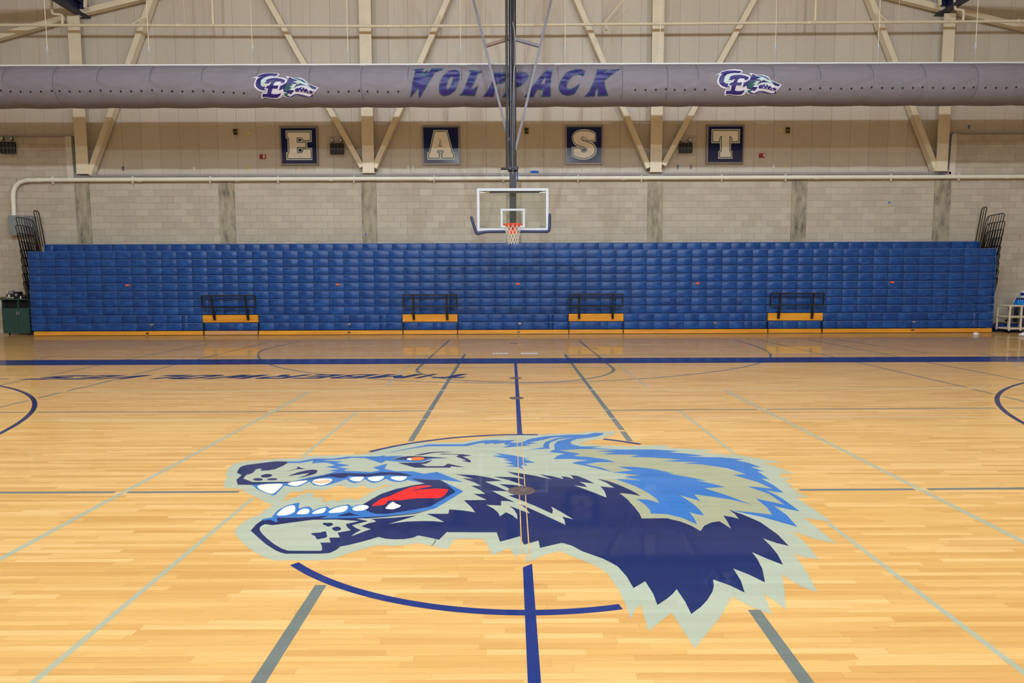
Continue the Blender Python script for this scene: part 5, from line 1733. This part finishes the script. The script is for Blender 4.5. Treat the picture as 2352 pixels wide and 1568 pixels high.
def crumple(name, c, r, mat, lab, cat, sq=(1, 1, .6), seed=1):
    rnd = random.Random(seed)
    bm = bmesh.new()
    bmesh.ops.create_icosphere(bm, subdivisions=3, radius=1)
    for v in bm.verts:
        k_ = .7 + rnd.random() * .45
        v.co = Vector((v.co.x * r * sq[0] * k_, v.co.y * r * sq[1] * k_, max(-r * sq[2] * .8, v.co.z * r * sq[2] * k_)))
    zmin = min(v.co.z for v in bm.verts)
    for v in bm.verts:
        v.co = v.co + Vector((c[0], c[1], c[2] - zmin))
    me_ = bpy.data.meshes.new(name)
    bm.to_mesh(me_)
    bm.free()
    me_.materials.append(M[mat])
    return tag(link(name, me_), lab, cat)


c = Fp(2241, 769.5)
crumple('crumpled_paper', (c.x, c.y, 0.001), .075, 'paper', 'crumpled white paper on the floor in front of the bleacher base', 'paper', (1.1, .8, .6))
c = Fp(2352, 771.5)
crumple('crumpled_paper', (c.x, c.y, 0.001), .09, 'paper', 'crumpled white paper on the floor beside the utility cart', 'paper', (1.6, .8, .6), 4)
c = Wp(1228, 400, YW - .05)
crumple('blue_rag', (c.x, YW - .02, ZT + .07), .09, 'blue_cloth', 'bright blue rag lying on the wall ledge beside the hoop mast', 'rag', (1.6, .4, .5), 3)
c = Wp(846.5, 538, YW)
MB().box((PX[2][0] + .08, YW - .024, c.z - .04), (PX[2][0] + .12, YW - .019, c.z + .03)).build('gum_mark', 'blue_cloth', tag(empty('tape_scrap', c, 'tiny blue tape scrap on the pilaster between the E and A signs', 'tape')))
c = Wp(2042.5, 464.8, YW)
MB().box((c.x - .035, YW - .006, c.z - .02), (c.x + .035, YW - .001, c.z + .02)).build('mark', 'blue_cloth', empty('tape_scrap', c, 'tiny blue tape scrap on the blocks beneath the thick pipe', 'tape'))

# ================================================================== GREEN CABINET AND THE GEAR ON IT
YK = 19.95
xa, xb = Wp(5, 730, YK).x, -14.80
zt = Wp(38, 686, YK).z
t = empty('storage_cabinet', ((xa + xb) / 2, YK, 0), 'dark green double-door cabinet with an open top shelf beside the bleacher', 'cabinet')
zs = Wp(38, 707.5, YK).z
yk1 = 20.6
MB().box((xa, YK + .02, .06), (xa + .02, yk1, zt - .03)).build('side_panel', 'cab_green', t)
MB().box((xb - .02, YK + .02, .06), (xb, yk1, zt - .03)).build('side_panel', 'cab_green', t)
MB().box((xa + .02, YK + .12, .09), (xb - .02, YK + .14, zt - .036)).build('shelf_shade_panel', 'cab_dark', t)  # near-black sheet set well forward, stands in for the shade inside the shelf
MB().box((xa - .05, YK - .03, zt - .035), (xb + .02, yk1 + .02, zt)).build('cabinet_top', 'cab_green', t)
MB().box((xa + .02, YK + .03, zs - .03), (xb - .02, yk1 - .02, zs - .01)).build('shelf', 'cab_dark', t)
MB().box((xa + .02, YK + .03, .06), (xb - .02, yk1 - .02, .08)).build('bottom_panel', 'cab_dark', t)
xm_ = Wp(43, 730, YK).x
MB().box((xm_ - .018, YK + .01, .06), (xm_ + .018, YK + .05, zt - .035)).build('divider', 'cab_green', t)
for a_, b_ in ((xa + .004, xm_ - .004), (xm_ + .004, xb - .004)):
    d = bevel(MB().box((a_, YK - .004, .065), (b_, YK + .018, zs)).build('door', 'cab_green', t), .004)
    MB().tube([(xm_ + (-.03 if a_ < xm_ - .1 else .03), YK - .02, zs - .2), (xm_ + (-.03 if a_ < xm_ - .1 else .03), YK - .02, zs - .1)], .008, 6).build('handle', 'chrome', d)
for x in (xa + .15, xb - .08):
    MB().lathe([(.028, -.012), (.028, .012)], (x, YK + .06, .029), 12, 'x').build('caster', 'black', t)
zc_ = zt
st = empty('portable_radio', (Wp(25, 680, YK + .15).x, YK + .15, zt), 'black and silver portable radio on top of the green cabinet', 'radio')
a, b = Wp(17.5, 684, YK + .15), Wp(35.5, 675, YK + .15)
bevel(MB().box((a.x, YK + .08, zt), (b.x, YK + .26, zt + .06)).build('base', 'chrome', st), .012)
bevel(MB().box((a.x, YK + .09, zt + .06), (b.x, YK + .25, zt + .14)).build('body', 'black', st), .012)
bevel(MB().box((a.x + .05, YK + .10, zt + .14), (b.x - .0, YK + .24, zt + .22)).build('display_housing', 'grey_plastic', st), .02)
MB().lathe([(.035, 0), (.035, -.01)], ((a.x + b.x) / 2 - .02, YK + .08, zt + .09), 14, 'y').build('speaker', 'silver', st)
MB().tube([(a.x + .05, YK + .17, zt + .14), (a.x + .05, YK + .17, zt + .26), (b.x - .02, YK + .17, zt + .27), (b.x - .02, YK + .17, zt + .14)], .008, 6).build('carry_handle', 'chrome', st)
tag(crumple('crumpled_foil', ((a.x + b.x) / 2 + .04, YK + .17, zt + .222), .04, 'chrome', 'small crumpled shiny wrapper on top of the portable radio', 'wrapper', (1, 1, .8), 9))
a, b = Wp(36.5, 684, YK + .15), Wp(47.5, 670, YK + .15)
o = bevel(MB().box((a.x, YK + .06, zt), (b.x, YK + .24, zt + .215)).build('speaker_box', 'cab_dark', empty('small_speaker', (a.x, YK + .15, zt), 'small dark box standing beside the portable radio', 'speaker')), .008)
MB().lathe([(.05, 0), (.045, -.006)], ((a.x + b.x) / 2, YK + .06, zt + .12), 14, 'y').build('speaker_cone', 'grey_plastic', bpy.data.objects['small_speaker'])
a, b = Wp(5.5, 685, YK + .2), Wp(17, 682, YK + .2)
bk = empty('flat_carton', (a.x, YK + .2, zt), 'low brown carton on the green cabinet behind the radio', 'carton')
MB().box((a.x, YK + .1, zt), (b.x, YK + .34, zt + .055)).build('carton_body', 'carton', bk)
MB().box((a.x + .005, YK + .11, zt + .055), (b.x - .005, YK + .33, zt + .06)).build('carton_flap', 'carton', bk)
a, b = Wp(51, 684, YK + .1), Wp(61, 676, YK + .1)
bg = empty('small_bag', (a.x, YK + .15, zt), 'black soft bag on the cabinet next to the end rails', 'bag')
bevel(MB().box((a.x, YK + .04, zt), (b.x, YK + .28, zt + .11)).build('bag_body', 'black', bg), .035, 3)
MB().tube([(a.x + .03, YK + .12, zt + .10), (a.x + .05, YK + .12, zt + .15), (b.x - .05, YK + .12, zt + .15), (b.x - .03, YK + .12, zt + .10)], .008, 6).build('strap', 'black', bg)
a = Wp(48.8, 684, YK + .1)
bt = empty('small_bottle', (a.x, YK + .08, zt), 'tiny pale bottle on the cabinet between the box and the bag', 'bottle')
MB().lathe([(.018, 0), (.018, .06), (.008, .075), (.008, .085)], (a.x, YK + .08, zt), 12).build('bottle_body', 'white_plastic', bt, smooth=True)
MB().lathe([(.01, .085), (.01, .10)], (a.x, YK + .08, zt), 10).build('cap', 'sticker', bt)
# pale post and low blue board beside the cabinet, at the frame edge
a, b = Wp(-20, 768, 20.7), Wp(3, 700, 20.7)
cs = empty('blue_base_cove', (a.x, YW, 0), 'low blue-grey strip at the foot of the block wall beside the green cabinet', 'base strip', kind='structure')
MB().box((-19.5, YW - .02, 0), (X0 - .3, YW + .006, .11)).build('cove_strip', 'trim', cs)

# ================================================================== UTILITY CART AND THE GEAR AROUND IT
YCt = 19.45
PXC = [Wp(2319, 730, YCt).x, Wp(2345.5, 730, YCt).x, Wp(2372, 730, YCt).x]
z_top, z_mid, z_bot = Wp(2330, 702.5, YCt).z, Wp(2330, 728, YCt).z, Wp(2330, 755, YCt).z
ct = empty('utility_cart', (PXC[1], YCt, 0), 'cream plastic tube cart on casters holding blue bottle carriers, at the frame edge', 'cart')
depth = .5
for i_, x in enumerate(PXC):
    for y in (YCt, YCt + depth):
        MB().tube([(x, y, .075), (x, y, z_top)], .027, 10).build('leg', 'pvc', ct, smooth=True)
        cs_ = MB().lathe([(.034, -.014), (.034, .014)], (x, y, .036), 14, 'x').build('caster', 'black', ct)
        MB().box((x - .02, y - .006, .035), (x + .02, y + .006, .085)).build('fork', 'chrome', cs_)
for z, nm in ((z_top, 'top_rail'), (z_mid, 'shelf_rail'), (z_bot, 'shelf_rail')):
    q = MB()
    for y in (YCt, YCt + depth):
        q.tube([(PXC[0] - .03, y, z), (PXC[2] + .03, y, z)], .027, 10)
    for x in (PXC[0], PXC[2]):
        q.tube([(x, YCt, z), (x, YCt + depth, z)], .027, 10)
    q.build(nm, 'pvc', ct, smooth=True)
for z in (z_top, z_mid, z_bot):
    MB().box((PXC[0], YCt + .02, z - .012), (PXC[2], YCt + depth - .02, z + .012)).build('shelf', 'pvc', ct)
MB().tube([(PXC[0] - .02, YCt, z_top + .0), (PXC[0] - .08, YCt, z_top + .0), (PXC[0] - .02, YCt, z_top - .07)], .016, 8).build('push_handle', 'pvc', ct)


def carrier(x, y, z, lab, mat, hh=.16):
    t_ = empty('bottle_carrier', (x, y, z), lab, 'bottle carrier')
    bevel(MB().box((x - .12, y - .1, z), (x + .16, y + .1, z + .075)).build('tray', mat, t_), .008)
    for k in range(4):
        bx_ = x - .08 + k * .068
        b_ = MB().lathe([(.028, .0), (.03, .01), (.03, .11), (.02, .135)], (bx_, y - .03, z + .02), 14).build('bottle', mat, t_, smooth=True)
        MB().lathe([(.022, 0), (.022, .02), (.008, .03), (.008, .045)], (bx_, y - .03, z + .155), 12).build('cap', 'black', b_, smooth=True)
    MB().tube([(x - .12, y, z + .07), (x - .12, y, z + hh + .06), (x + .16, y, z + hh + .06), (x + .16, y, z + .07)], .008, 6).build('carry_handle', mat, t_)
    return t_


c = Wp(2341, 690, YCt + .2)
zsh = z_top + .03
carrier(c.x + .02, YCt + .2, zsh, 'bright blue carrier with squeeze bottles on the utility cart', 'cyan_plastic')
ck = empty('drink_cooler', (Wp(2356, 680, YCt + .35).x, YCt + .35, zsh), 'royal blue drink cooler with a white lid standing on the utility cart', 'cooler')
x = ck.location.x
MB().lathe([(.12, 0), (.135, .02), (.14, .33), (.145, .36)], (x + .03, YCt + .38, zsh), 24).build('cooler_body', 'royal', ck, smooth=True)
MB().lathe([(.15, .36), (.152, .40), (.12, .42), (.03, .425)], (x + .03, YCt + .38, zsh), 24).build('cooler_lid', 'white_plastic', ck, smooth=True)
MB().lathe([(.1412, .20), (.1415, .27)], (x + .03, YCt + .38, zsh), 24).build('cooler_label', 'white_plastic', ck)
# dark folded mats behind the cart, blue scoop bag and its pole
xa_, xb_ = Wp(2333.5, 730, 20.4).x, Wp(2375, 730, 20.4).x
dk_ = empty('folded_mat', ((xa_ + xb_) / 2, 20.4, 0), 'dark navy upright mat leaning on the wall behind the utility cart', 'mat')
bevel(MB().box((xa_, 20.36, 0.0), (xb_, 20.44, 1.02)).build('mat_panel', 'pad', dk_), .01)
bevel(MB().box((xa_ + .02, 20.45, 0.0), (xb_, 20.53, 1.02)).build('mat_panel', 'pad', dk_), .01)
x0_, x1_ = Wp(2287.5, 750, 20.1).x, Wp(2331, 750, 20.1).x
zb_ = Wp(2310, 741, 20.1).z
bn = empty('wheeled_bin', ((x0_ + x1_) / 2, 20.1, 0), 'low royal blue bin with a rounded end behind the utility cart', 'bin')
prof = [(x0_, .0), (x0_ - .0, .08), (x0_ + .05, zb_ * .6), (x0_ + .15, zb_ * .88), (x0_ + .27, zb_), (x1_, zb_), (x1_, 0)]
MB().prism([(a_, 20.0, b_) for a_, b_ in prof], (0, .35, 0)).build('bin_body', 'royal', bn)
MB().box((x0_ + .25, 19.985, zb_), (x1_ + .01, 20.36, zb_ + .015)).build('bin_rim', 'white_plastic', bn)
p, q = Wp(2311, 739, 20.05), Wp(2337.5, 671, 20.25)
ps_ = empty('broom_pole', (p.x, 20.05, p.z), 'thin pale pole leaning up from the blue bin behind the cart', 'pole')
MB().tube([(p.x, 20.05, zb_ + .035), (q.x, 20.25, q.z)], .011, 8).build('pole', 'white_metal', ps_, smooth=True)
MB().tube([(p.x - .01, 20.045, zb_ + .045), (p.x + .02, 20.06, zb_ + .09)], .028, 8).build('grip', 'black', ps_, smooth=True)
c = Wp(2328, 735, YW)
t = empty('wall_outlet', c, 'small dark outlet on the block wall behind the utility cart', 'outlet')
MB().box((c.x - .035, YW - .012, c.z - .055), (c.x + .035, YW, c.z + .055)).build('cover_plate', 'grey_plastic', t)
MB().box((c.x - .015, YW - .016, c.z - .03), (c.x + .015, YW - .01, c.z + .03)).build('socket', 'black', t)
